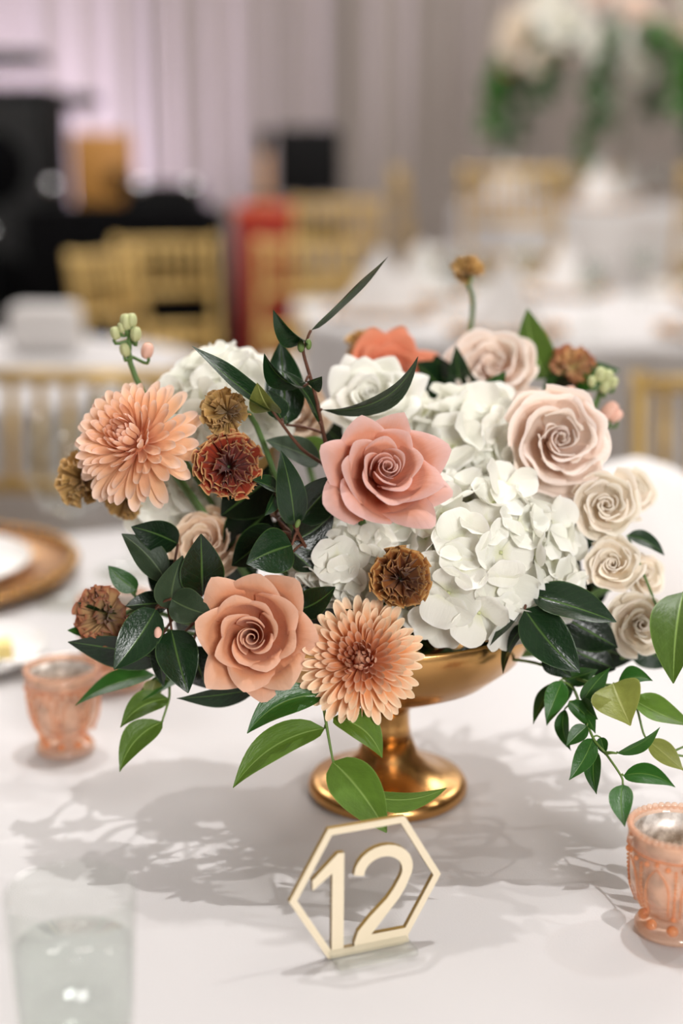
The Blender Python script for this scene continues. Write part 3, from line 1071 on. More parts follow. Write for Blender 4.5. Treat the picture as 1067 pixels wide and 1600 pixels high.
# the 2: outer contour and inner contour, joined as a strip
outer, inner = [], []
for k in range(0, 17):
    q = math.radians(190 - 218 * k / 16)
    outer.append((9.6 + 16.6 * math.cos(q), 44.6 + 14.6 * math.sin(q)))
    inner.append((9.4 + 10.8 * math.cos(q), 43.6 + 9.2 * math.sin(q)))
outer[0] = (-7.0, 45.0)
inner[0] = (-1.2, 43.8)
outer += [(22.2, 33.2), (18.6, 27.4), (10.8, 18.6), (3.0, 9.6)]
inner += [(15.6, 33.6), (11.6, 28.4), (2.0, 19.8), (-4.6, 12.6)]
outer += [(2.2, 9.2)]
inner += [(-7.0, 6.0)]
vs, fs = [], []
for y in (-T_ * 1.02, T_ * 1.02):
    for (p, q) in zip(outer, inner):
        vs += [(p[0] * mm, y, p[1] * mm), (q[0] * mm, y, q[1] * mm)]
n = len(outer)
for k in range(n - 1):
    a, b = 2 * k, 2 * k + 2
    fs += [(a, a + 1, b + 1, b), (2 * n + a, 2 * n + b, 2 * n + b + 1, 2 * n + a + 1),
           (a, b, 2 * n + b, 2 * n + a), (a + 1, 2 * n + a + 1, 2 * n + b + 1, b + 1)]
fs += [(0, 2 * n, 2 * n + 1, 1)]
gg = Geo().add(vs, fs)
gg.prism([(-7.0 * mm, 0.6 * mm), (24.5 * mm, 0.6 * mm), (23.4 * mm, 9.2 * mm), (2.0 * mm, 9.4 * mm), (-6.6 * mm, 7.0 * mm)], -T_ * 1.01, T_ * 1.01)
link('digit_two', gg.mesh('digit_two', M['signgold'], False), sg)
link('base_bar', Geo().prism([(-21 * mm, 0), (21 * mm, 0), (22 * mm, 4.6 * mm), (-22 * mm, 4.6 * mm)], -T_ * 1.03, T_ * 1.03).mesh('base_bar', M['signgold'], False), sg)
link('foot', flat_angle(Geo().rbox((0.001, -0.004, 0.0032), (0.044, 0.027, 0.0032), 0.0008, 2).mesh('foot', M['acrylic'])), sg)


for o_ in [x for x in bpy.data.objects if x.parent == sg and x.name.split('.')[0] in ('hexagon_frame', 'digit_one', 'digit_two', 'base_bar')]:
    o_.data.materials.append(M['signedge'])
    for pg in o_.data.polygons:
        if abs(pg.normal.y) < 0.5:
            pg.material_index = 1


# ------------------------------------------------------------------ votives
M['pinkglass'] = thin_glass('peach_pressed_glass', (255, 240, 228), 0.05, (250, 222, 200), 0.26)
M['amberglass'] = thin_glass('amber_bead_glass', (255, 222, 188), 0.05, (244, 184, 136), 0.30)
m, nt, b = new_mat('mercury_lining')
tc = nt.nodes.new('ShaderNodeTexCoord')
nz = nt.nodes.new('ShaderNodeTexNoise')
nz.inputs['Scale'].default_value = 120
nz.inputs['Detail'].default_value = 6
nt.links.new(tc.outputs['Object'], nz.inputs['Vector'])
rp = nt.nodes.new('ShaderNodeValToRGB')
rp.color_ramp.elements[0].position = 0.35
rp.color_ramp.elements[0].color = (*s2l((150, 136, 122)), 1)
rp.color_ramp.elements[1].position = 0.6
rp.color_ramp.elements[1].color = (*s2l((236, 228, 220)), 1)
nt.links.new(nz.outputs['Fac'], rp.inputs[0])
nt.links.new(rp.outputs[0], b.inputs['Base Color'])
b.inputs['Roughness'].default_value = 0.35
b.inputs['Metallic'].default_value = 0.5
M['mercury'] = m


def make_votive(name, x, y, label, s=1.0, rot=0.0):
    t = thing(name, label, 'candle holder', (x, y, TZ + 0.0012), rot)
    t.scale = (s, s, s)
    H = 0.061

    def flute(r, z, a):
        if 0.016 < z < 0.049:
            return r + 0.0006 * math.cos(8 * a) * math.sin((z - 0.016) / 0.033 * math.pi)
        return r
    lathe_obj('cup', [(0.001, 0.010), (0.012, 0.0102), (0.0170, 0.0135), (0.0212, 0.0185), (0.0238, 0.026), (0.0250, 0.036), (0.0255, 0.048), (0.0262, 0.0515), (0.0262, 0.056), (0.0258, 0.0600),
                      (0.0240, 0.0604), (0.0235, 0.056), (0.0232, 0.045), (0.0225, 0.030), (0.0200, 0.021), (0.0150, 0.0160), (0.001, 0.0150)], M['pinkglass'], 96, t, func=flute)
    lathe_obj('foot', [(0.001, 0.0), (0.0185, 0.0), (0.0205, 0.0012), (0.0207, 0.0035), (0.0190, 0.0055), (0.0158, 0.0075), (0.0135, 0.0098), (0.0128, 0.0112), (0.001, 0.0112)], M['pinkglass'], 64, t)
    lathe_obj('lining', [(0.001, 0.0175), (0.0145, 0.0178), (0.0195, 0.0225), (0.0222, 0.031), (0.0229, 0.045), (0.0232, 0.0575), (0.0229, 0.0575), (0.0224, 0.045), (0.0216, 0.0315), (0.0190, 0.0235), (0.0142, 0.0190), (0.001, 0.0186)], M['mercury'], 56, t)
    bead = Geo().ball((0, 0, 0), 0.00205, 8, 6).mesh('bead', M['pinkglass'])
    for k in range(44):
        q = 2 * math.pi * k / 44
        link('bead', bead, t, Matrix.Translation((0.0253 * math.cos(q), 0.0253 * math.sin(q), 0.0605)))
    fb = Geo().ball((0, 0, 0), 0.0031, 10, 7).mesh('foot_bead', M['amberglass'])
    for k in range(8):
        q = 2 * math.pi * (k + 0.5) / 8
        link('foot_bead', fb, t, Matrix.Translation((0.0158 * math.cos(q), 0.0158 * math.sin(q), 0.0072)))
    # pressed relief: pointed arches between rope columns, a band of studs
    rel = Geo()

    def on(q, z, off=0.0004):
        zz = [0.0135, 0.0185, 0.026, 0.036, 0.048, 0.0515, 0.056]
        rr = [0.0170, 0.0212, 0.0238, 0.0250, 0.0255, 0.0262, 0.0262]
        r = float(np.interp(z, zz, rr)) + off
        return (r * math.cos(q), r * math.sin(q), z)
    arch = Geo()
    for k in range(8):
        q0 = 2 * math.pi * k / 8
        pts = []
        for (dq, z) in ((-0.25, 0.018), (-0.26, 0.026), (-0.26, 0.033), (-0.20, 0.039), (-0.10, 0.043), (0, 0.0455), (0.10, 0.043), (0.20, 0.039), (0.26, 0.033), (0.26, 0.026), (0.25, 0.018)):
            pts.append(on(q0 + dq, z))
        arch.tube(spline(pts, 3), 0.00045, 5)
        for z in np.linspace(0.018, 0.046, 13):
            p = on(q0 + math.pi / 8, z)
            rel.ball(p, 0.0009, 6, 4)
        for dq in (-0.16, 0.16):
            rel.ball(on(q0 + math.pi / 8 + dq, 0.047), 0.0016, 6, 4)
        rel.ball(on(q0, 0.0485), 0.0014, 6, 4)
        rel.ball(on(q0 + math.pi / 8, 0.0165), 0.0019, 6, 4)
    link('arch_relief', arch.mesh('arch_relief', M['amberglass']), t)
    link('stud_relief', rel.mesh('stud_relief', M['amberglass']), t)
    lathe_obj('rim_band', [(0.0256, 0.0497), (0.0268, 0.0506), (0.0256, 0.0516)], M['amberglass'], 64, t, close=True)
    lathe_obj('candle', [(0.001, 0.0192), (0.0150, 0.0192), (0.0152, 0.0300), (0.0135, 0.0308), (0.001, 0.0300)], M['wax'], 32, t)
    link('wick', Geo().tube([(0, 0, 0.030), (0.0004, 0, 0.036)], 0.0005, 5).mesh('wick', M['blackcloth']), t)
    return t


make_votive('votive_holder', 0.1790, 0.695, 'peach pressed glass votive holder below the trailing green vine', 1.0, 0.15)
make_votive('votive_holder', -0.1955, 0.942, 'peach pressed glass votive holder beside the frilled bloom, footed and bead rimmed', 1.0, 0.4)
make_votive('votive_holder', -0.178, 1.075, 'peach pressed glass votive holder half hidden behind the dark leaves', 1.16, 0.1)

# ------------------------------------------------------------------ tumbler of water
tb = thing('water_tumbler', 'clear glass tumbler half filled with water', 'glass', (-0.1215, 0.580, TZ + 0.0012))
lathe_obj('glass', [(0.001, 0.0), (0.0235, 0.0), (0.0255, 0.002), (0.0270, 0.03), (0.0295, 0.084), (0.0290, 0.0855), (0.0280, 0.084), (0.0256, 0.03), (0.0238, 0.009), (0.001, 0.0075)], M['glass'], 64, tb)
lathe_obj('water', [(0.001, 0.0082), (0.0235, 0.0095), (0.0254, 0.03), (0.0267, 0.058), (0.001, 0.058)], M['water'], 64, tb)


# ------------------------------------------------------------------ petals and blooms
def grid_faces(nu, nv):
    fs = []
    for j in range(nv):
        for i in range(nu):
            a = j * (nu + 1) + i
            fs.append((a, a + 1, a + nu + 2, a + nu + 1))
    return fs


def shell(R, H, alpha, opn, roll, tip, spiral, wave=0.0, wf=3.0, seed=0, nu=12, nv=9, corner=0.35, cp_=2.5, z0=0.0, jag=0.0):
    """one petal as a piece of a cup around +Z, centred on the angle 0 (unit: metres)"""
    r_ = random.Random(seed)
    ph = r_.uniform(0, 6.28)
    ph2 = r_.uniform(0, 6.28)
    u = np.linspace(-1, 1, nu + 1)
    v = np.linspace(0, 1, nv + 1)
    U, V = np.meshgrid(u, v)
    top = 1 - corner * np.abs(U) ** cp_ + tip * np.exp(-(U / 0.22) ** 2) + jag * np.sin(wf * 2.3 * U + ph2) * 0.06
    S = V * top
    cup = 1 - np.clip(1 - S, 0, 1) ** 2.2
    r = R * ((1 - opn) * cup + opn * S ** 0.9)
    z = z0 + H * ((1 - opn) * S + opn * np.sin(np.clip(S, 0, 1.2) * 1.45))
    k = np.clip((V - 0.55) / 0.45, 0, 1) ** 2
    r = r + roll * k * (0.35 + 0.65 * U ** 2)
    z = z - roll * k * (0.45 + 0.75 * U ** 2)
    w = wave * V ** 2 * np.sin(wf * U + ph + 0.8 * np.sin(2 * U + ph2))
    r = r * (1 + spiral * U) + w * 0.8
    z = z + w * 0.7
    ang = alpha * U * (0.45 + 0.55 * np.clip(S / 0.35, 0, 1) ** 0.6)
    X = r * np.cos(ang)
    Yy = r * np.sin(ang)
    verts = np.stack([X, Yy, z], -1).reshape(-1, 3)
    uv = np.stack([(U + 1) / 2, V], -1).reshape(-1, 2)
    return verts, uv, grid_faces(nu, nv)


def rosepetal(R, H, alpha, lean, lip, theta, point, spiral, wave=0.0, wf=3.0, seed=0, nu=14, nv=10, v0=0.6, dip=0.2):
    """cup wall that rolls outwards into a lip; point draws the lip's middle into a corner"""
    r_ = random.Random(seed)
    ph, ph2 = r_.uniform(0, 6.28), r_.uniform(0, 6.28)
    U, V = np.meshgrid(np.linspace(-1, 1, nu + 1), np.linspace(0, 1, nv + 1))
    q = np.clip(V / v0, 0, 1)
    r = R * (1 - (1 - q) ** 2.3) + lean * q ** 2
    z = H * q * (1 - dip * np.abs(U) ** 3 * q)
    q2 = np.clip((V - v0) / (1 - v0), 0, 1)
    skew = r_.uniform(-0.22, 0.22)
    uu = np.clip(np.abs(U - skew) / (1 + abs(skew)), 0, 1)
    L = lip * ((1 - point) * (1 - 0.45 * uu ** 2.5) + point * (0.12 + 1.2 * (1 - uu) ** 1.45))
    th = theta * q2 * (1 + 0.25 * uu)
    r = r + L * (1 - np.cos(th)) * 1.0
    z = z + L * np.sin(th) * 0.8
    w = wave * V ** 2 * np.sin(wf * U + ph + 0.8 * np.sin(2 * U + ph2))
    r = r * (1 + spiral * U) + w
    z = z + w * 0.45
    ang = alpha * U * (0.4 + 0.6 * np.clip(V / 0.3, 0, 1) ** 0.6) * (1 - 0.18 * q2 * point)
    verts = np.stack([r * np.cos(ang), r * np.sin(ang), z], -1).reshape(-1, 3)
    uv = np.stack([(U + 1) / 2, V], -1).reshape(-1, 2)
    return verts, uv, grid_faces(nu, nv)


def ruffle(R, tilt, alpha, amp, wf, seed, nu=30, nv=6):
    """crimped fan reaching the surface of a ball of radius R at the polar angle tilt"""
    r_ = random.Random(seed)
    ph, ph2 = r_.uniform(0, 6.28), r_.uniform(0, 6.28)
    U, V = np.meshgrid(np.linspace(-1, 1, nu + 1), np.linspace(0, 1, nv + 1))
    t = tilt * (1 - 0.1 * U ** 2)
    reach = R * V * (1 - 0.10 * np.abs(U) ** 4 + 0.05 * np.sin(5 * U + ph2))
    w = amp * R * V ** 1.6 * (np.sin(wf * U + ph) + 0.5 * np.sin(wf * 1.7 * U + ph2))
    r = reach * np.sin(t) + w * np.cos(t) + 0.05 * R
    z = reach * np.cos(t) - w * np.sin(t)
    ang = alpha * U + 0.10 * V * np.cos(wf * U + ph)
    verts = np.stack([r * np.cos(ang), r * np.sin(ang), z], -1).reshape(-1, 3)
    uv = np.stack([(U + 1) / 2, V], -1).reshape(-1, 2)
    return verts, uv, grid_faces(nu, nv)


def frame(axis, spin=0.0):
    q = Vector((0, 0, 1)).rotation_difference(axis)
    return q.to_matrix().to_4x4() @ Matrix.Rotation(spin, 4, 'Z')


def stem_to_bowl(root, P, axis, rad, mat, name='stem'):
    q = P - axis * 0.03
    aim = BOWL + Vector(((P.x - BOWL.x) * 0.35, (P.y - BOWL.y) * 0.35, 0.0))
    pts = spline([P + axis * 0.002, q, q.lerp(aim, 0.55), aim], 5)
    g = Geo().tube(pts, rad, 6)
    return wpart(name, g.v, g.f, mat, root)


def calyx(root, P, axis, r, mat, n=5, length=1.6):
    """green hip with sepals behind a bloom"""
    F_ = frame(axis)
    g = Geo()
    g.lathe([(0.0002, -r * 1.0), (r * 0.45, -r * 0.85), (r * 0.6, -r * 0.3), (r * 0.75, 0.15 * r), (0.0002, 0.2 * r)], 10)
    for k in range(n):
        a = 2 * math.pi * k / n
        d = Vector((math.cos(a), math.sin(a), 0))
        p = Vector((-d.y, d.x, 0))
        L = r * length
        vs = []
        for t, w in ((0, 0.30), (0.35, 0.34), (0.7, 0.18), (1.0, 0.01)):
            c = d * (r * 0.6 + L * t) + Vector((0, 0, -L * 0.35 * t * t))
            vs += [c - p * w * r, c + Vector((0, 0, 0.06 * r)), c + p * w * r]
        fs = []
        for j in range(3):
            fs += [(3 * j, 3 * j + 1, 3 * j + 4, 3 * j + 3), (3 * j + 1, 3 * j + 2, 3 * j + 5, 3 * j + 4)]
        g.add(vs, fs)
    L0 = root.location
    me = mesh_obj('calyx', [F_ @ Vector(v) for v in g.v], g.f, mat)
    return link('calyx', me, root, Matrix.Translation(P - L0))


def vary(rnd, lo=0.93, hi=1.05, hue=0.02):
    k = rnd.uniform(lo, hi)
    return (k * (1 + rnd.uniform(-hue, hue)), k, k * (1 + rnd.uniform(-hue, hue)))


def root_at(name, label, cat, P, group=None):
    """the thing's base is where its stem stands in the bowl"""
    aim = BOWL + Vector(((P.x - BOWL.x) * 0.35, (P.y - BOWL.y) * 0.35, 0.0))
    return thing(name, label, cat, aim, 0, group)


def put_petal(root, FP, verts, uv, faces, ang, mat, rnd, lo=0.93, hi=1.05, tint=(1, 1, 1), name='petal'):
    me = mesh_obj(name, verts, faces, mat, uv)
    Mx = Matrix.Translation(-root.location) @ FP @ Matrix.Rotation(ang, 4, 'Z')
    c = vary(rnd, lo, hi)
    return link(name, me, root, Mx, (c[0] * tint[0], c[1] * tint[1], c[2] * tint[2]))


def rose(name, label, px, py, Y, rpx, a, b, mat, style='tea', seed=0, spin=0.0, group=None, leaves=True):
    P0 = at(px, py, Y)
    R = rpx * pxm(py, Y)
    ax = facing(P0, a, b)
    P = P0 - ax * R * 0.30
    root = root_at(name, label, 'flower', P, group)
    FP = Matrix.Translation(P) @ frame(ax, spin)
    rnd = random.Random(seed)
    ga = math.radians(137.5)
    Ls = []                                  # R, H, alpha, lean, lip, theta, point, spiral, v0, dip
    def add(n, f):
        for i in range(n):
            Ls.append(f(i / max(1, n - 1)))
    if style == 'tea':
        add(7, lambda q: (0.05 + 0.18 * q, 0.74 - 0.02 * q, 2.0 - 0.8 * q, 0.0, 0.028, 1.3, 0.1, 0.24, 0.82, 0.05))
        add(10, lambda q: (0.25 + 0.24 * q, 0.71 - 0.12 * q, 0.98 - 0.16 * q, 0.02 + 0.08 * q, 0.08 + 0.12 * q, 1.3, 0.7 + 0.3 * q, 0.17, 0.68, 0.16))
        add(5, lambda q: (0.50 + 0.10 * q, 0.56 - 0.20 * q, 0.88, 0.10 + 0.08 * q, 0.26 + 0.06 * q, 1.4, 0.95, 0.13, 0.58, 0.25))
        add(5, lambda q: (0.58 + 0.04 * q, 0.30 - 0.20 * q, 0.76, 0.12 + 0.04 * q, 0.36, 1.45, 1.0, 0.09, 0.52, 0.25))
        wv, wf = 0.012, 3.4
    elif style == 'garden':
        add(10, lambda q: (0.05 + 0.27 * q, 0.66 + 0.04 * q, 1.6 - 0.7 * q, 0.0, 0.03 + 0.02 * q, 1.2, 0.0, 0.26, 0.8, 0.08))
        add(10, lambda q: (0.36 + 0.24 * q, 0.72 - 0.10 * q, 0.95 - 0.1 * q, 0.02 + 0.08 * q, 0.07 + 0.04 * q, 1.35, 0.1, 0.18, 0.72, 0.12))
        add(9, lambda q: (0.62 + 0.14 * q, 0.58 - 0.32 * q, 0.80, 0.06 + 0.10 * q, 0.13, 1.4, 0.15, 0.11, 0.64, 0.15))
        wv, wf = 0.045, 4.6
    else:
        add(8, lambda q: (0.06 + 0.26 * q, 0.62, 1.7 - 0.7 * q, 0.0, 0.04, 1.7, 0.0, 0.26, 0.78, 0.08))
        add(7, lambda q: (0.40 + 0.22 * q, 0.64 - 0.10 * q, 1.0 - 0.1 * q, 0.03 + 0.08 * q, 0.09, 1.35, 0.1, 0.17, 0.7, 0.14))
        add(7, lambda q: (0.64 + 0.13 * q, 0.50 - 0.28 * q, 0.82, 0.06 + 0.10 * q, 0.15, 1.4, 0.1, 0.11, 0.62, 0.15))
        wv, wf = 0.05, 4.2
    if style != 'tea':
        R *= 0.9
    for i, (lR, lH, al, le, li, th, po, sp_, v0, dip) in enumerate(Ls):
        inner = lR < 0.3
        vv, uv, fs = rosepetal(lR * R * rnd.uniform(0.96, 1.04), lH * R * rnd.uniform(0.97, 1.03), al, le * R, li * R * rnd.uniform(0.85, 1.2), th * rnd.uniform(0.9, 1.1), po, sp_,
                               wv * R * (0.4 if inner else 1.0), wf, seed * 100 + i, 18 if inner else 14, 11, v0, dip)
        put_petal(root, FP, vv, uv, fs, i * ga + rnd.uniform(-0.15, 0.15), mat, rnd)
    calyx(root, P, ax, R * 0.16, M['sepal'], 5, 2.2)
    stem_to_bowl(root, P - ax * R * 0.1, ax, 0.0024, M['stem'])
    return root


def frill(name, label, px, py, Y, rpx, a, b, mat, seed=0, n=26, group=None, depth=0.9, stem_mat=None):
    """ruffled carnation-like bloom: many crimped petals packed into a ball"""
    P0 = at(px, py, Y)
    R = rpx * pxm(py, Y)
    ax = facing(P0, a, b)
    P = P0 - ax * R * 0.30
    root = root_at(name, label, 'flower', P, group)
    FP = Matrix.Translation(P) @ frame(ax)
    rnd = random.Random(seed)
    for i in range(n):
        t = math.sqrt((i + 0.5) / n)
        vv, uv, fs = ruffle(R * rnd.uniform(0.90, 1.06), 0.06 + 1.5 * t + rnd.uniform(-0.12, 0.12), 0.62 - 0.2 * t, rnd.uniform(0.085, 0.125), rnd.uniform(6, 10), seed * 77 + i)
        FR = Matrix.Rotation(rnd.uniform(-0.22, 0.22), 4, 'X') @ Matrix.Rotation(rnd.uniform(-0.22, 0.22), 4, 'Y')
        put_petal(root, FP @ FR, vv, uv, fs, i * 2.39996 + rnd.uniform(-0.3, 0.3), mat, rnd, 0.75, 1.15)
    F_ = frame(ax)
    g = Geo().lathe([(0.0002, -R * 0.75), (R * 0.16, -R * 0.7), (R * 0.28, -R * 0.45), (R * 0.36, -R * 0.2), (R * 0.42, R * 0.02), (R * 0.36, R * 0.0), (0.0002, -R * 0.1)], 12)
    link('calyx', mesh_obj('calyx', [F_ @ Vector(v) for v in g.v], g.f, M['sepal']), root, Matrix.Translation(P - root.location))
    stem_to_bowl(root, P - ax * R * 0.7, ax, 0.0017, M['stem'])
    return root


def strap_petal(width, incurve, cup, nu=4, nv=8, twist=0.0, seed=0):
    """chrysanthemum petal along +Y, length 1, inner face +Z"""
    vs, uv = [], []
    y, z, ang = 0.0, 0.0, 0.0
    r_ = random.Random(seed)
    lv = [0, 0.15, 0.3, 0.45, 0.58, 0.70, 0.80, 0.88, 0.94, 0.98, 1.0]
    nv = len(lv) - 1
    for j, v in enumerate(lv):
        if j:
            dv = v - lv[j - 1]
            ang = incurve * (v ** 1.5)
            y += math.cos(ang) * dv
            z += math.sin(ang) * dv
        w = width * (0.40 + 0.60 * math.sin(min(1, v / 0.7) * math.pi / 2)) * (1.0 if v < 0.76 else math.sqrt(max(0.004, 1 - ((v - 0.76) / 0.24) ** 2)))
        for i in range(nu + 1):
            u = -1 + 2 * i / nu
            tw = twist * v
            xx, hh = u * w, cup * w * u * u
            vs.append((xx * math.cos(tw) - hh * math.sin(tw), y - math.sin(ang) * hh, z + math.cos(ang) * (xx * math.sin(tw) + hh * math.cos(tw))))
            uv.append(((u + 1) / 2, v))
    return vs, uv, grid_faces(nu, nv)


def mum(name, label, px, py, Y, rpx, a, b, mat, seed, n, wide, dome, tight=False, tints=None):
    P0 = at(px, py, Y)
    R = rpx * pxm(py, Y)
    ax = facing(P0, a, b)
    P = P0 - ax * R * 0.22
    root = root_at(name, label, 'flower', P)
    FP = Matrix.Translation(P) @ frame(ax)
    rnd = random.Random(seed)
    kinds = []
    for k in range(6):
        q = k / 5
        kk = []
        for s in range(3):
            v, uv, f = strap_petal(wide * (0.9 + 0.25 * q), 1.5 - 1.55 * q + (0.25 if s == 1 else -0.1 if s == 2 else 0), 0.75 - 0.45 * q, twist=(s - 1) * 0.25, seed=k * 5 + s)
            kk.append(mesh_obj('petal', v, f, mat, uv))
        kinds.append(kk)
    for i in range(n):
        t = math.sqrt((i + 0.4) / n)
        th = math.radians(4 + 88 * t ** 1.15 + rnd.uniform(-5, 5))
        phi = i * 2.39996 + rnd.uniform(-0.08, 0.08)
        L = R * (0.24 + 0.60 * t) * rnd.uniform(0.92, 1.08)
        rb = R * 0.26 * t
        zb = R * dome * (1 - t * t)
        # local frame: y along the petal, z inwards
        rad = Vector((math.cos(phi), math.sin(phi), 0))
        d = Vector((0, 0, 1)) * math.cos(th) + rad * math.sin(th)
        nz = (Vector((0, 0, 1)) * math.sin(th) - rad * math.cos(th))
        xx = d.cross(nz)
        base = rad * rb + Vector((0, 0, zb))
        sw = L * (1.0 if t > 0.3 else 0.9)
        Mx = Matrix(((xx.x * sw, d.x * L, nz.x * L, base.x), (xx.y * sw, d.y * L, nz.y * L, base.y), (xx.z * sw, d.z * L, nz.z * L, base.z), (0, 0, 0, 1)))
        k = min(5, int(t * 6))
        me = kinds[k][rnd.randrange(3)]
        c = vary(rnd, 0.92, 1.06)
        if tints:
            i0, o0 = tints
            q = min(1, t * 1.25) ** 1.6
            c = tuple(c[j] * (i0[j] * (1 - q) + o0[j] * q) for j in range(3))
        link('petal', me, root, Matrix.Translation(-root.location) @ FP @ Mx, c)
    hb = Geo().ball((0, 0, R * dome * 0.55), R * 0.24, 12, 8, 1, 1, 0.3 + dome * 1.6)
    me = mesh_obj('heart', hb.v, hb.f, mat, [(0.5, 0.25)] * len(hb.v))
    link('heart', me, root, Matrix.Translation(-root.location) @ FP, tints[0] if tints else (1, 1, 1))
    calyx(root, P - ax * R * 0.08, ax, R * 0.2, M['sepal'], 7, 1.2)
    stem_to_bowl(root, P - ax * R * 0.1, ax, 0.0025, M['stem'])
    return root


def hyd_petal(seed):
    vs, uv = [], []
    nu = 8
    lv = [0, 0.12, 0.3, 0.5, 0.7, 0.85, 0.95, 1.0]
    nv = len(lv) - 1
    r_ = random.Random(seed)
    c1, c2 = r_.uniform(0.05, 0.5), r_.uniform(-0.3, 0.35)
    ph = r_.uniform(0, 6)
    for v in lv:
        w = 0.60 * math.sqrt(max(0.02, 1 - ((v - 0.55) / 0.56) ** 2)) if v > 0.3 else 0.13 + v * 1.32
        for i in range(nu + 1):
            u = -1 + 2 * i / nu
            zz = c1 * (w * u) ** 2 * 1.4 + c2 * v * v + 0.05 * math.sin(4 * u + ph) * v * v
            vs.append((w * u, 0.06 + v * (1 - 0.05 * u * u), zz))
            uv.append(((u + 1) / 2, v))
    return mesh_obj('petal', vs, grid_faces(nu, nv), M['p_hyd'], uv)


HYD = [hyd_petal(k) for k in range(7)]
HYD_EYE = Geo().ball((0, 0, 0.02), 0.07, 6, 4).mesh('floret', M['bud'])


def hydrangea(name, label, px, py, Y, rpx, n, seed, squash=0.85, fl=0.0185, group=None):
    C = at(px, py, Y)
    R = rpx * pxm(py, Y)
    root = root_at(name, label, 'flower', C, group)
    rnd = random.Random(seed)
    up = (Vector((0, -0.45, 0.9))).normalized()
    for i in range(n):
        zf = 1 - 1.72 * (i + 0.5) / n
        rr = math.sqrt(max(0, 1 - zf * zf))
        phi = i * 2.39996 + rnd.uniform(-0.15, 0.15)
        nrm = (frame(up) @ Vector((rr * math.cos(phi), rr * math.sin(phi), zf, 0))).to_3d().normalized()
        p = C + Vector((nrm.x, nrm.y, nrm.z * squash)) * R * rnd.uniform(0.88, 1.0)
        if math.hypot(p.x - CX, p.y - CY) < 0.112 and p.z < TZ + 0.142:
            continue                        # would sit inside the gold bowl
        tilt = Vector((rnd.uniform(-1, 1), rnd.uniform(-1, 1), rnd.uniform(-1, 1))) * 0.38
        s = fl * rnd.uniform(0.85, 1.12)
        W = Matrix.Translation(p - root.location) @ frame((nrm + tilt).normalized(), rnd.uniform(0, 6.28)) @ Matrix.Scale(s, 4)
        fo = link('floret', HYD_EYE, root, W)
        for k in range(4):
            lift = rnd.uniform(-0.1, 0.45)
            c = vary(rnd, 0.95, 1.03, 0.01)
            link('petal', HYD[rnd.randrange(7)], fo, Matrix.Translation((0, 0, 0.015 * (k % 2))) @ Matrix.Rotation(k * math.pi / 2 + rnd.uniform(-0.2, 0.2), 4, 'Z') @ Matrix.Rotation(lift, 4, 'X'), c)
    # branching head of stalks
    g = Geo()
    for i in range(14):
        zf = 1 - 1.6 * (i + 0.5) / 14
        rr = math.sqrt(max(0, 1 - zf * zf))
        phi = i * 2.39996
        nrm = (frame(up) @ Vector((rr * math.cos(phi), rr * math.sin(phi), zf, 0))).to_3d()
        g.tube([C - up * R * 0.8, C - up * R * 0.2 + nrm * R * 0.3, C + nrm * R * 0.82], [0.002, 0.0014, 0.0009], 5)
    wpart('stalks', g.v, g.f, M['bud'], root)
    stem_to_bowl(root, C - up * R * 0.75, up, 0.003, M['stem'])
    return root


# ------------------------------------------------------------------ leaves and sprigs
def prof_cam(t):
    return (t ** 0.58 * (1 - t) ** 0.95) / 0.3669 if t < 1 else 0.0


def prof_lance(t):
    return (t ** 0.70 * (1 - t) ** 1.15) / 0.2862 if t < 1 else 0.0


def leaf_geo(B, T, w, roll=0.0, bend=0.0, fold=18.0, side=0.0, prof=prof_cam, seed=0, nt=14, nu=3):
    d = T - B
    L = d.length
    d = d / L
    mid = (B + T) / 2
    c = CAM - mid
    nrm = (c - d * c.dot(d)).normalized()
    nrm = Quaternion(d, math.radians(roll)) @ nrm
    bi = d.cross(nrm)
    r_ = random.Random(seed)
    ph = r_.uniform(0, 6)
    vs, uv = [], []
    cf, sf = math.cos(math.radians(fold)), math.sin(math.radians(fold))
    for i in range(nt + 1):
        t = i / nt
        k = 4 * t * (1 - t)
        ctr = B + d * L * t + nrm * bend * L * k + bi * side * L * k
        hw = w / 2 * prof(t) if 0 < t < 1 else w * 0.012
        for j in range(-nu, nu + 1):
            u = j / nu
            lift = abs(u) * sf + 0.05 * math.sin(9 * t + ph + (2 if u > 0 else 0)) * u * u
            vs.append(ctr + bi * hw * u * cf + nrm * hw * lift)
            uv.append(((u + 1) / 2, t))
    return vs, uv, grid_faces(2 * nu, nt)


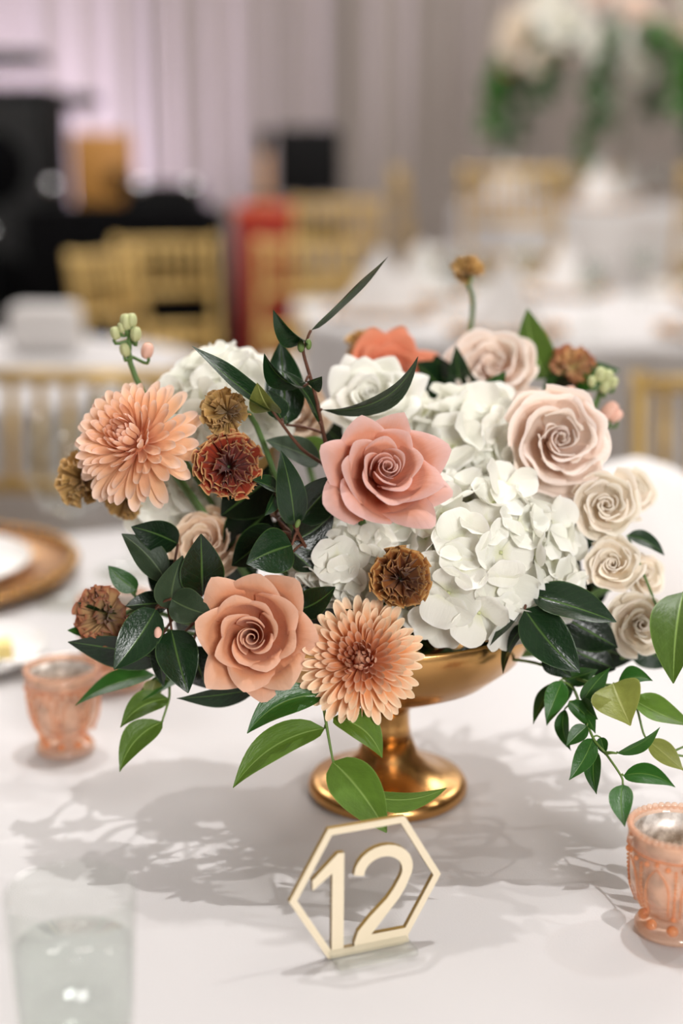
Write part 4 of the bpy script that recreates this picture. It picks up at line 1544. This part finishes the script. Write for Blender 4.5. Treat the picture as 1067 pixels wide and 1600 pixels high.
def sprig(name, label, stems, leaves, stem_mat, cat='foliage', rad=0.0014, group=None, prof=prof_cam, buds=()):
    """stems: lists of (px, py, Y); leaves: (bx, by, bY, tx, ty, tY, wpx, roll, bend, fold, side, mat, tint)"""
    P = at(*stems[0][0])
    root = root_at(name, label, cat, P, group)
    lines = []
    g = Geo()
    for k, st in enumerate(stems):
        pts = [at(*s) for s in st]
        if k == 0:
            pts = [root.location.copy(), root.location.lerp(pts[0], 0.6) + Vector((0, 0, 0.004))] + pts
        pl_ = spline(pts, 5)
        lines += pl_
        n_ = len(pl_)
        g.tube(pl_, [rad * (1.25 - 0.65 * i / n_) for i in range(n_)], 6)
    for li, L in enumerate(leaves):
        bx_, by_, bY, tx, ty, tY, wpx, roll, bend, fold, side, mk, tint = L
        B, T = at(bx_, by_, bY), at(tx, ty, tY)
        w = wpx * pxm(by_, bY)
        vs, uv, fs = leaf_geo(B, T, w, roll, bend, fold, side, prof, li * 7 + len(name))
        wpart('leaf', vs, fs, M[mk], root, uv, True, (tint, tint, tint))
        near = min(lines, key=lambda p: (p - B).length)
        if (near - B).length < 0.07:
            g.tube(spline([near, near.lerp(B, 0.5) + Vector((0, 0, 0.001)), B], 3), [rad * 0.75, rad * 0.65, rad * 0.6, rad * 0.6, rad * 0.6, rad * 0.6, rad * 0.55], 5)
    wpart('stem', g.v, g.f, stem_mat, root)
    for (bx_, by_, bY, rpx, mk, ang) in buds:
        p = at(bx_, by_, bY)
        r = rpx * pxm(by_, bY)
        gb = Geo().ball(p, r, 10, 8, 0.72, 0.72, 1.25, Matrix.Rotation(math.radians(ang), 3, 'Y'))
        wpart('bud', gb.v, gb.f, M[mk], root)
    return root

# ================================================================== the arrangement
# roses
rose('rose', 'dusty pink rose with pointed petals above the white hydrangea', 595, 742, 0.775, 92, 0.28, 0.34, M['p_pink'], 'tea', 11, 0.4)
rose('rose', 'terracotta peach rose with a spiral heart low between dark leaves and chrysanthemum', 396, 993, 0.765, 92, -0.08, -0.08, M['p_terra'], 'tea', 23, 1.3)
rose('garden_rose', 'large blush garden rose with ruffled petals on the white hydrangea', 868, 688, 0.86, 98, 0.30, 0.12, M['p_blush'], 'garden', 5, 0.2)
rose('rose', 'white rose half hidden behind the dusty pink rose', 580, 628, 0.90, 74, -0.1, 0.55, M['p_white'], 'tea', 31, 0.9)
rose('rose', 'coral rose at the back behind the white rose', 612, 592, 0.99, 74, 0.25, 0.45, M['p_coral'], 'tea', 37, 2.0)
rose('garden_rose', 'champagne rose peeking out above the dark upright leaf', 322, 852, 0.84, 66, -0.15, 0.35, M['p_champ'], 'garden', 41, 1.1)
rose('garden_rose', 'blush white rose at the back beside the tall bud', 770, 580, 0.97, 80, 0.0, 0.45, M['p_blush'], 'garden', 43, 0.6)
rose('garden_rose', 'cream rose behind the tall camellia branch', 462, 655, 0.93, 62, -0.1, 0.35, M['p_champ'], 'garden', 47, 2.2)
rose('spray_rose', 'cream spray rose tucked below the blush garden rose', 945, 790, 0.845, 62, 0.15, 0.10, M['p_cream'], 'spray', 51, 0.3)
rose('spray_rose', 'cream spray rose with a peach heart beside the small dark leaf', 958, 884, 0.825, 50, -0.10, 0.25, M['p_cream'], 'spray', 53, 1.2)
rose('spray_rose', 'cream spray rose with rounded petals beside the bright round leaf', 1002, 976, 0.825, 58, 0.15, 0.05, M['p_cream'], 'spray', 57, 2.1)
rose('spray_rose', 'ivory spray rose behind, between the blush garden rose and napkin', 985, 770, 0.90, 46, 0.4, 0.3, M['p_cream'], 'spray', 59, 0.5)
rose('spray_rose', 'ivory spray rose set behind the peach hearted one', 1005, 900, 0.86, 42, 0.5, 0.2, M['p_cream'], 'spray', 61, 2.8)

# chrysanthemums
mum('chrysanthemum', 'large peach chrysanthemum turned aside above the dark leaves', 210, 690, 0.815, 104, -0.46, 0.34, M['p_mum'], 71, 150, 0.115, 0.42, tints=((0.98, 0.80, 0.76), (1.0, 1.0, 1.02)))
mum('chrysanthemum', 'peach chrysanthemum with a dark red heart below the white hydrangea', 563, 1030, 0.755, 96, -0.08, 0.12, M['p_mumf'], 73, 190, 0.085, 0.22, tints=((0.66, 0.36, 0.30), (1.04, 1.06, 1.08)))

# hydrangeas
hydrangea('hydrangea', 'largest white hydrangea head spilling over the gold bowl rim', 742, 884, 0.838, 146, 80, 81, 0.95)
hydrangea('hydrangea', 'white hydrangea head between the dusty pink and blush roses', 728, 715, 0.905, 104, 52, 83)
hydrangea('hydrangea', 'white hydrangea head behind the tan frilled bloom', 345, 640, 0.905, 84, 46, 85)
hydrangea('hydrangea', 'white hydrangea head below the large peach chrysanthemum', 268, 760, 0.90, 66, 40, 87)
hydrangea('hydrangea', 'small white hydrangea cluster in the shade under the dusty pink rose', 545, 878, 0.825, 72, 44, 89, 0.85, 0.0145)

# frilled brown blooms
frill('frilled_carnation', 'rust red frilled bloom with cream edged petals beside the upright dark leaf', 357, 727, 0.79, 53, -0.05, 0.12, M['p_rust'], 91, 40)
frill('frilled_carnation', 'golden brown frilled bloom in front of the largest hydrangea', 625, 902, 0.765, 47, 0.0, 0.1, M['p_brown'], 93, 40)
frill('frilled_carnation', 'tan frilled bloom on a green stem above the rust red one', 348, 642, 0.80, 38, -0.45, 0.2, M['p_tan'], 95, 30)
frill('frilled_carnation', 'faded frilled bloom facing sideways above the footed votive', 157, 965, 0.80, 50, -0.65, -0.05, M['p_faded'], 97, 34)
frill('frilled_carnation', 'brown frilled bloom peeking out beside the large peach chrysanthemum', 122, 750, 0.845, 42, -0.6, 0.0, M['p_tan'], 99, 28)
frill('frilled_carnation', 'drooping brown frilled bloom under the large peach chrysanthemum', 192, 786, 0.85, 32, -0.3, -0.55, M['p_tan'], 101, 18)
frill('frilled_carnation', 'yellow brown frilled bud standing tall on a thin stem', 729, 420, 1.00, 29, -0.1, 0.85, M['p_tan'], 103, 16)
frill('frilled_carnation', 'olive tan frilled bud just above the coral rose', 567, 537, 1.01, 29, 0.0, 0.6, M['p_tan'], 105, 16)
frill('frilled_carnation', 'tan frilled bloom at the back beside the pale green buds', 895, 566, 0.98, 34, 0.1, 0.6, M['p_faded'], 107, 18)

DK, GR, VN, BR, OL = 'leaf_dark', 'leaf_grey', 'leaf_vine', 'leaf_bright', 'leaf_olive'
# tall camellia branch
sprig('camellia_branch', 'tall camellia branch with red brown stem rising above the dusty pink rose',
      [[(520, 740, 0.83), (508, 690, 0.825), (492, 615, 0.82), (474, 552, 0.82), (478, 538, 0.82)]],
      [(478, 532, 0.82, 427, 484, 0.80, 56, -50, 0.10, 40, 0.05, DK, 1.5),
       (486, 516, 0.82, 606, 401, 0.84, 40, 72, 0.05, 10, -0.14, DK, 1.2),
       (474, 604, 0.815, 413, 552, 0.80, 52, -58, 0.12, 26, -0.05, DK, 1.3),
       (478, 596, 0.815, 503, 588, 0.79, 40, 50, 0.05, 30, 0.0, DK, 1.2),
       (447, 664, 0.84, 438, 533, 0.85, 66, 8, 0.03, 14, 0.0, DK, 1.35),
       (499, 662, 0.82, 438, 578, 0.82, 40, 62, 0.04, 12, 0.14, DK, 1.1),
       (503, 640, 0.82, 653, 557, 0.80, 58, 58, 0.10, 14, 0.16, DK, 1.0),
       (500, 722, 0.84, 415, 688, 0.83, 52, 35, 0.04, 14, 0.0, GR, 0.85),
       (506, 712, 0.86, 462, 690, 0.86, 46, 10, 0.0, 14, 0.0, BR, 0.8)],
      M['twig'], buds=[(470, 541, 0.815, 8, 'sepal', 0), (482, 538, 0.815, 7, 'sepal', 0)])
sprig('camellia_branch', 'arching camellia twig reaching out over the tan frilled bloom',
      [[(520, 745, 0.83), (470, 700, 0.82), (424, 640, 0.81)]],
      [(424, 640, 0.81, 300, 541, 0.79, 62, 62, 0.05, 14, -0.13, DK, 1.2),
       (424, 642, 0.81, 402, 598, 0.78, 52, -30, 0.06, 22, 0.0, OL, 0.42),
       (440, 655, 0.82, 418, 610, 0.83, 40, 20, 0.0, 16, 0.0, DK, 1.0)], M['twig'])
# heart of the arrangement
sprig('camellia_sprig', 'glossy camellia sprig with upright leaves left of the dusty pink rose',
      [[(500, 900, 0.82), (475, 850, 0.80), (462, 826, 0.79)]],
      [(460, 822, 0.79, 439, 704, 0.785, 50, 0, 0.04, 16, 0.03, DK, 1.25),
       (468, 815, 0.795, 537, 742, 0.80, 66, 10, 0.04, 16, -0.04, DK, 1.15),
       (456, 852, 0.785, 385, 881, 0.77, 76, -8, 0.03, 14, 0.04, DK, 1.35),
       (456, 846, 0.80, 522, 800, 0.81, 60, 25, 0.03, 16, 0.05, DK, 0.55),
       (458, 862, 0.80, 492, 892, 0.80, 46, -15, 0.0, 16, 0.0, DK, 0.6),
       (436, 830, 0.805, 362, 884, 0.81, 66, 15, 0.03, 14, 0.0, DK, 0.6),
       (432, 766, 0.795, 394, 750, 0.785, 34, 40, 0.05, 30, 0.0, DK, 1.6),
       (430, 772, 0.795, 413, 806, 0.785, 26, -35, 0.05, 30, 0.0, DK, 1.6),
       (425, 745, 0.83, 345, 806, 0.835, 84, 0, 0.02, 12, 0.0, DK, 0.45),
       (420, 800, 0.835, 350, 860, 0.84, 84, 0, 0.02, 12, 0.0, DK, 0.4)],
      M['twig'], buds=[(465, 818, 0.785, 6, 'sepal', 20)])
sprig('camellia_sprig', 'dark camellia sprig between the terracotta rose and the red hearted chrysanthemum',
      [[(520, 985, 0.82), (490, 965, 0.80), (475, 950, 0.79)]],
      [(468, 952, 0.79, 524, 917, 0.78, 52, -15, 0.05, 20, 0.08, DK, 0.9),
       (482, 962, 0.79, 578, 952, 0.775, 44, 30, 0.04, 20, 0.05, DK, 0.6),
       (480, 980, 0.80, 470, 900, 0.81, 46, 10, 0.0, 14, 0.0, DK, 0.5)], M['twig'])
# left cluster
sprig('camellia_sprig', 'full camellia sprig with glossy leaves between the frilled bloom and terracotta rose',
      [[(330, 985, 0.81), (290, 965, 0.80), (262, 950, 0.79), (245, 948, 0.785)]],
      [(316, 930, 0.785, 314, 834, 0.775, 72, 4, 0.02, 12, 0.0, DK, 0.75),
       (268, 952, 0.785, 285, 868, 0.78, 62, 18, 0.06, 12, -0.08, GR, 0.95),
       (258, 905, 0.80, 190, 834, 0.80, 56, 25, 0.02, 12, 0.05, GR, 0.75),
       (278, 850, 0.81, 205, 823, 0.80, 58, -20, 0.02, 14, 0.05, DK, 0.8),
       (268, 936, 0.775, 332, 961, 0.765, 60, -10, 0.05, 16, 0.06, GR, 0.8),
       (244, 952, 0.785, 178, 1046, 0.765, 66, 6, 0.04, 16, -0.03, DK, 1.3),
       (268, 984, 0.78, 294, 1083, 0.762, 70, -5, 0.04, 16, 0.02, DK, 1.1),
       (252, 1030, 0.80, 106, 1003, 0.79, 64, -35, 0.04, 14, 0.05, DK, 0.75),
       (262, 942, 0.80, 196, 947, 0.79, 42, 20, 0.03, 16, 0.0, DK, 0.8),
       (248, 1002, 0.79, 256, 1072, 0.785, 34, 40, 0.03, 16, 0.0, DK, 0.9),
       (300, 1010, 0.80, 322, 1075, 0.795, 70, 10, 0.03, 14, 0.0, DK, 0.6),
       (290, 925, 0.815, 230, 880, 0.82, 70, 0, 0.02, 12, 0.0, DK, 0.5)],
      M['twig'], buds=[(247, 990, 0.775, 9, 'pinkbud', 0)])
sprig('leaf_sprig', 'small sprig with an oval green leaf and a curled leaf over the faded frilled bloom',
      [[(262, 985, 0.81), (230, 950, 0.81), (205, 925, 0.81)]],
      [(214, 922, 0.81, 169, 884, 0.81, 34, 0, 0.02, 10, -0.05, VN, 1.0),
       (196, 950, 0.81, 121, 942, 0.80, 42, 60, 0.05, 12, -0.22, DK, 1.1),
       (150, 992, 0.81, 105, 985, 0.80, 22, 30, 0.02, 14, 0.0, VN, 0.9)], M['stem'])
# trailing left vine
sprig('trailing_vine', 'short trailing vine with narrow green leaves hanging behind the footed votive',
      [[(300, 1040, 0.82), (268, 1058, 0.81), (264, 1092, 0.80), (253, 1128, 0.79)]],
      [(242, 1055, 0.81, 117, 1103, 0.80, 44, 45, 0.03, 16, 0.08, VN, 1.25),
       (302, 1052, 0.81, 204, 1106, 0.795, 38, 45, 0.03, 16, 0.08, VN, 1.0),
       (264, 1092, 0.80, 188, 1137, 0.785, 46, 30, 0.05, 18, 0.12, BR, 0.62),
       (254, 1128, 0.79, 187, 1206, 0.775, 50, 25, 0.05, 18, 0.12, BR, 0.72),
       (243, 1062, 0.805, 232, 1096, 0.80, 30, 0, 0.02, 14, 0.0, OL, 0.55),
       (400, 1076, 0.80, 276, 1091, 0.785, 44, -45, 0.03, 16, 0.0, DK, 1.0)],
      M['vinestem'], prof=prof_lance, rad=0.001)
# front vine below the chrysanthemum
sprig('trailing_vine', 'bright green vine hanging below the red hearted chrysanthemum towards the number sign',
      [[(505, 1070, 0.775), (506, 1105, 0.755), (513, 1150, 0.745), (520, 1188, 0.738)]],
      [(502, 1086, 0.758, 386, 1146, 0.745, 58, 20, 0.05, 22, 0.12, VN, 1.2),
       (507, 1138, 0.75, 364, 1231, 0.735, 62, 28, 0.05, 20, 0.10, BR, 0.85),
       (521, 1121, 0.75, 597, 1184, 0.735, 60, -25, 0.05, 24, -0.14, BR, 0.9),
       (520, 1190, 0.738, 604, 1301, 0.712, 78, 5, 0.05, 14, -0.05, BR, 0.9),
       (566, 1240, 0.745, 698, 1231, 0.74, 44, 40, 0.04, 18, 0.10, BR, 0.85)],
      M['vinestem'], prof=prof_cam, rad=0.0011)
# right camellia
sprig('camellia_sprig', 'glossy camellia sprig lying over the bowl rim beside the largest hydrangea',
      [[(760, 985, 0.83), (800, 962, 0.80), (822, 945, 0.79)]],
      [(820, 952, 0.785, 906, 1051, 0.768, 78, -12, 0.05, 16, 0.05, DK, 1.25),
       (832, 930, 0.79, 963, 972, 0.775, 76, -38, 0.05, 20, 0.02, DK, 1.1),
       (814, 954, 0.79, 762, 1012, 0.785, 36, 55, 0.03, 16, 0.0, GR, 0.7),
       (822, 975, 0.79, 786, 1053, 0.79, 34, 50, 0.04, 16, 0.10, DK, 1.0),
       (772, 1012, 0.81, 694, 1050, 0.80, 46, 0, 0.02, 12, 0.0, DK, 0.8),
       (872, 960, 0.81, 965, 1012, 0.81, 74, -10, 0.02, 14, 0.0, DK, 0.5),
       (880, 1010, 0.815, 962, 1046, 0.815, 66, -10, 0.02, 14, 0.0, DK, 0.45),
       (850, 1020, 0.80, 892, 1058, 0.795, 40, 20, 0.02, 14, 0.0, DK, 0.9),
       (900, 1000, 0.835, 990, 1030, 0.84, 70, 0, 0.0, 12, 0.0, DK, 0.5)],
      M['twig'])
sprig('leaf_sprig', 'large bright rounded leaves beside the lowest cream spray rose',
      [[(960, 1030, 0.84), (1010, 1010, 0.83), (1050, 985, 0.81)]],
      [(1068, 925, 0.80, 1052, 1068, 0.76, 84, 20, 0.08, 18, 0.0, BR, 0.55),
       (1035, 990, 0.83, 1080, 925, 0.82, 56, 0, 0.04, 14, 0.0, VN, 1.0),
       (985, 1000, 0.85, 1048, 1040, 0.85, 56, 0, 0.03, 14, 0.0, DK, 1.1),
       (980, 836, 0.85, 1038, 868, 0.845, 32, -40, 0.05, 16, -0.08, DK, 1.2)], M['stem'])
# trailing right vine
sprig('trailing_vine', 'long trailing vine with many small pointed leaves hanging over the votive',
      [[(850, 1040, 0.81), (890, 1068, 0.80), (906, 1100, 0.785), (926, 1152, 0.765), (946, 1177, 0.755), (970, 1212, 0.735), (973, 1226, 0.73)],
       [(946, 1177, 0.755), (955, 1176, 0.75), (964, 1177, 0.748)],
       [(900, 1060, 0.80), (935, 1070, 0.79), (960, 1072, 0.785), (990, 1095, 0.78), (1005, 1145, 0.775), (1014, 1158, 0.77)],
       [(1014, 1158, 0.77), (1040, 1176, 0.77), (1070, 1166, 0.77)], [(1040, 1176, 0.77), (1070, 1182, 0.77)]],
      [(872, 1066, 0.80, 833, 1132, 0.79, 30, 45, 0.04, 18, 0.05, VN, 0.8),
       (878, 1064, 0.79, 854, 1124, 0.778, 36, 0, 0.04, 14, 0.0, VN, 1.35),
       (892, 1068, 0.80, 854, 1134, 0.785, 36, 20, 0.04, 18, 0.06, VN, 0.75),
       (882, 1108, 0.79, 892, 1173, 0.78, 26, 25, 0.04, 18, 0.10, VN, 0.9),
       (917, 1134, 0.77, 884, 1166, 0.765, 28, 10, 0.03, 18, 0.0, VN, 1.0),
       (889, 1096, 0.785, 930, 1146, 0.768, 34, -20, 0.04, 18, -0.08, VN, 0.85),
       (906, 1098, 0.785, 934, 1124, 0.77, 34, 20, 0.04, 18, 0.0, VN, 0.9),
       (926, 1154, 0.765, 889, 1219, 0.75, 34, 5, 0.04, 16, -0.05, VN, 1.1),
       (930, 1172, 0.765, 932, 1241, 0.755, 30, 20, 0.04, 18, 0.05, VN, 0.9),
       (974, 1212, 0.735, 1055, 1230, 0.72, 34, -10, 0.05, 16, -0.12, VN, 1.25),
       (973, 1226, 0.73, 976, 1292, 0.705, 38, 0, 0.04, 14, 0.05, VN, 1.2),
       (964, 1177, 0.748, 1031, 1136, 0.74, 30, 50, 0.04, 20, 0.06, VN, 1.1),
       (938, 1152, 0.765, 946, 1180, 0.758, 20, 10, 0.02, 18, 0.0, VN, 0.9),
       (910, 1096, 0.785, 953, 1043, 0.78, 34, 30, 0.04, 18, -0.06, VN, 0.9),
       (964, 1072, 0.785, 1020, 1064, 0.775, 40, -40, 0.08, 18, -0.14, VN, 1.1),
       (958, 1068, 0.78, 985, 1134, 0.755, 84, 5, 0.08, 20, 0.0, OL, 0.85),
       (988, 1092, 0.78, 1082, 1134, 0.765, 56, -45, 0.05, 18, 0.10, BR, 0.95),
       (1013, 1157, 0.77, 1068, 1204, 0.76, 36, -15, 0.04, 16, 0.0, OL, 0.8),
       (884, 1062, 0.80, 934, 1046, 0.80, 34, 30, 0.03, 16, 0.0, VN, 0.8)],
      M['vinestem'], prof=prof_lance, rad=0.0009)
# back of the arrangement
sprig('leaf_sprig', 'upright green leaf at the back beside the blush white rose',
      [[(840, 640, 0.99), (852, 600, 1.0)]],
      [(856, 592, 1.0, 824, 482, 0.99, 62, 10, 0.04, 16, -0.08, BR, 0.55),
       (850, 606, 0.99, 968, 578, 0.98, 62, -20, 0.05, 16, 0.0, VN, 0.9),
       (860, 600, 0.99, 905, 640, 0.97, 60, 0, 0.04, 16, 0.0, DK, 1.0),
       (720, 640, 0.985, 712, 540, 0.94, 46, 10, 0.03, 16, 0.0, DK, 1.2),
       (740, 640, 0.98, 790, 580, 0.92, 50, 10, 0.03, 16, 0.0, VN, 0.9)], M['stem'])


def bud_spike(label, px, py, Y, tx, ty, buds):
    """stock spike: a stem with plump buds"""
    root = root_at('stock_spike', label, 'flower', at(px, py, Y))
    g = Geo()
    p0, p1 = at(px, py, Y), at(tx, ty, Y)
    g.tube(spline([root.location.copy(), root.location.lerp(p0, 0.6), p0, p1], 5), 0.0019, 6)
    for (bx_, by_, r, mk) in buds:
        p = at(bx_, by_, Y - 0.004)
        rr = r * pxm(by_, Y)
        q = p0.lerp(p1, min(1, max(0, (py - by_ - 10) / max(1, (py - ty)))))
        g.tube(spline([q, p - Vector((0, 0, rr * 1.6)), p], 3), 0.0011, 5)
    wpart('stem', g.v, g.f, M['stem'], root)
    rnd = random.Random(px)
    for (bx_, by_, r, mk) in buds:
        p = at(bx_, by_, Y - 0.004)
        rr = r * pxm(by_, Y)
        axis = (p - p0).normalized()
        gb = Geo()
        rot = Vector((0, 0, 1)).rotation_difference((axis + Vector((0, 0, 0.6))).normalized()).to_matrix()
        for k in range(4):
            o_ = Vector((math.cos(k * 1.571), math.sin(k * 1.571), 0)) * rr * 0.26
            gb.ball(p + rot @ o_, rr * 0.72, 8, 6, 0.8, 0.8, 1.5, rot)
        wpart('bud', gb.v, gb.f, M[mk], root)


bud_spike('pale green stock buds standing above the large peach chrysanthemum', 212, 590, 0.86, 203, 510,
          [(180, 521, 10, 'bud'), (197, 503, 12, 'bud'), (206, 500, 10, 'bud'), (212, 522, 11, 'bud'), (195, 547, 10, 'bud'), (190, 512, 8, 'bud'), (230, 548, 12, 'pinkbud')])
bud_spike('pale green and pink stock buds beside the blush garden rose', 918, 660, 0.93, 945, 590,
          [(925, 596, 8, 'bud'), (938, 585, 11, 'bud'), (950, 588, 10, 'bud'), (945, 604, 10, 'bud'), (958, 598, 9, 'bud'), (892, 618, 14, 'pinkbud'), (915, 625, 11, 'pinkbud'), (952, 642, 15, 'pinkbud'), (962, 650, 11, 'pinkbud')])

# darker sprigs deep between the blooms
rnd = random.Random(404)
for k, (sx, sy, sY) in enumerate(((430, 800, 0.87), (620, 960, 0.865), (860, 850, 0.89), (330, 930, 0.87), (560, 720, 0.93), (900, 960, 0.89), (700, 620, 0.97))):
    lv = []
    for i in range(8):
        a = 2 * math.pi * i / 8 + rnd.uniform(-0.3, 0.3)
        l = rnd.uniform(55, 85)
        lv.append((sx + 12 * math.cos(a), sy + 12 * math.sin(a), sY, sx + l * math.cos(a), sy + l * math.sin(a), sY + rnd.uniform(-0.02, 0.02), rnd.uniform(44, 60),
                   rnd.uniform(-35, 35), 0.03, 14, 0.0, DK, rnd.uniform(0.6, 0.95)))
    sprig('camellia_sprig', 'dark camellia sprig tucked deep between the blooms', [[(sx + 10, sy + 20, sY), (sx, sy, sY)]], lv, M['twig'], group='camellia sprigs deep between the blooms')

# ================================================================== tall centrepiece in the background
cx4, cy4 = 1.25, 6.4
cv = thing('glass_vase', 'tall clear glass trumpet vase under the hanging floral centrepiece', 'vase', (cx4, cy4, TZ + 0.252))
lathe_obj('base', [(0.001, 0), (0.10, 0), (0.10, 0.008), (0.03, 0.018), (0.012, 0.03), (0.001, 0.03)], M['glass'], 40, cv)
lathe_obj('column', [(0.012, 0.028), (0.03, 0.10), (0.045, 0.3), (0.07, 0.56), (0.10, 0.62), (0.097, 0.62), (0.065, 0.56), (0.04, 0.3), (0.025, 0.10), (0.008, 0.04)], M['glass'], 40, cv, close=True)
BOWL = Vector((cx4, cy4, TZ + 0.89))


def far_bloom(label, p, R, mat, seed, group):
    root = thing('rose', label, 'flower', p, 0, group)
    rnd = random.Random(seed)
    ax = (p - BOWL + Vector((0, -0.25, 0.05))).normalized()
    FP = frame(ax)
    for i in range(15):
        q = i / 14
        vv, uv, fs = shell(R * (0.15 + 0.8 * q), R * (0.75 - 0.4 * q), 1.2 - 0.45 * q, 0.7 * q, R * 0.08, 0, 0.15, R * 0.04, 3.5, seed + i, 8, 6, 0.25, 3)
        me = mesh_obj('petal', vv, fs, mat, uv)
        c = vary(rnd)
        link('petal', me, root, FP @ Matrix.Rotation(i * 2.4, 4, 'Z'), c)


rnd = random.Random(88)
kinds = [('white rose in the tall centrepiece', M['p_white'], 'white roses in the tall centrepiece'),
         ('cream rose in the tall centrepiece', M['p_cream'], 'cream roses in the tall centrepiece'),
         ('coral rose in the tall centrepiece', M['p_coral'], 'coral roses in the tall centrepiece'),
         ('blush rose in the tall centrepiece', M['p_blush'], 'blush roses in the tall centrepiece')]
spots = []
for i in range(34):
    zf = 1 - 1.35 * (i + 0.5) / 34
    rr = math.sqrt(1 - zf * zf)
    ph = i * 2.39996
    spots.append(Vector((rr * math.cos(ph) * 0.52, rr * math.sin(ph) * 0.38, 0.04 + zf * 0.26)))
for i, o_ in enumerate(spots):
    k = (0, 1, 0, 3, 0, 1, 2, 3)[i % 8]
    far_bloom(kinds[k][0], BOWL + o_, rnd.uniform(0.08, 0.115), kinds[k][1], i * 31, kinds[k][2])
leafk = []
for s in range(12):
    a = 2 * math.pi * s / 12 + 0.2
    root = thing('trailing_greenery', 'trailing greenery hanging from the tall centrepiece', 'foliage', BOWL + Vector((0.1 * math.cos(a), 0.08 * math.sin(a), 0.0)), 0, 'greenery trailing from the tall centrepiece')
    drop = rnd.uniform(0.2, 0.55)
    out = rnd.uniform(0.34, 0.52)
    pts = spline([root.location, root.location + Vector((out * 0.7 * math.cos(a), out * 0.6 * math.sin(a), 0.10)), root.location + Vector((out * math.cos(a), out * 0.8 * math.sin(a), -0.1)),
                  root.location + Vector((out * 1.1 * math.cos(a), out * 0.85 * math.sin(a), -drop))], 8)
    g = Geo().tube(pts, 0.004, 5)
    wpart('stem', g.v, g.f, M['vinestem'], root)
    for j, p in enumerate(pts[3:]):
        for sgn in (-1, 1):
            T = p + Vector((rnd.uniform(-0.07, 0.07), rnd.uniform(-0.07, 0.05), rnd.uniform(-0.07, 0.03)))
            if (T - p).length < 0.03:
                T = p + Vector((sgn * 0.06, -0.02, -0.03))
            vv, uv, fs = leaf_geo(p, T, 0.06, rnd.uniform(-50, 50), 0.05, 15, 0, prof_cam, j, 6, 1)
            wpart('leaf', vv, fs, M['leaf_vine'] if s % 3 == 0 else M['leaf_grey'], root, uv, True, (2.0, 2.0, 2.0))
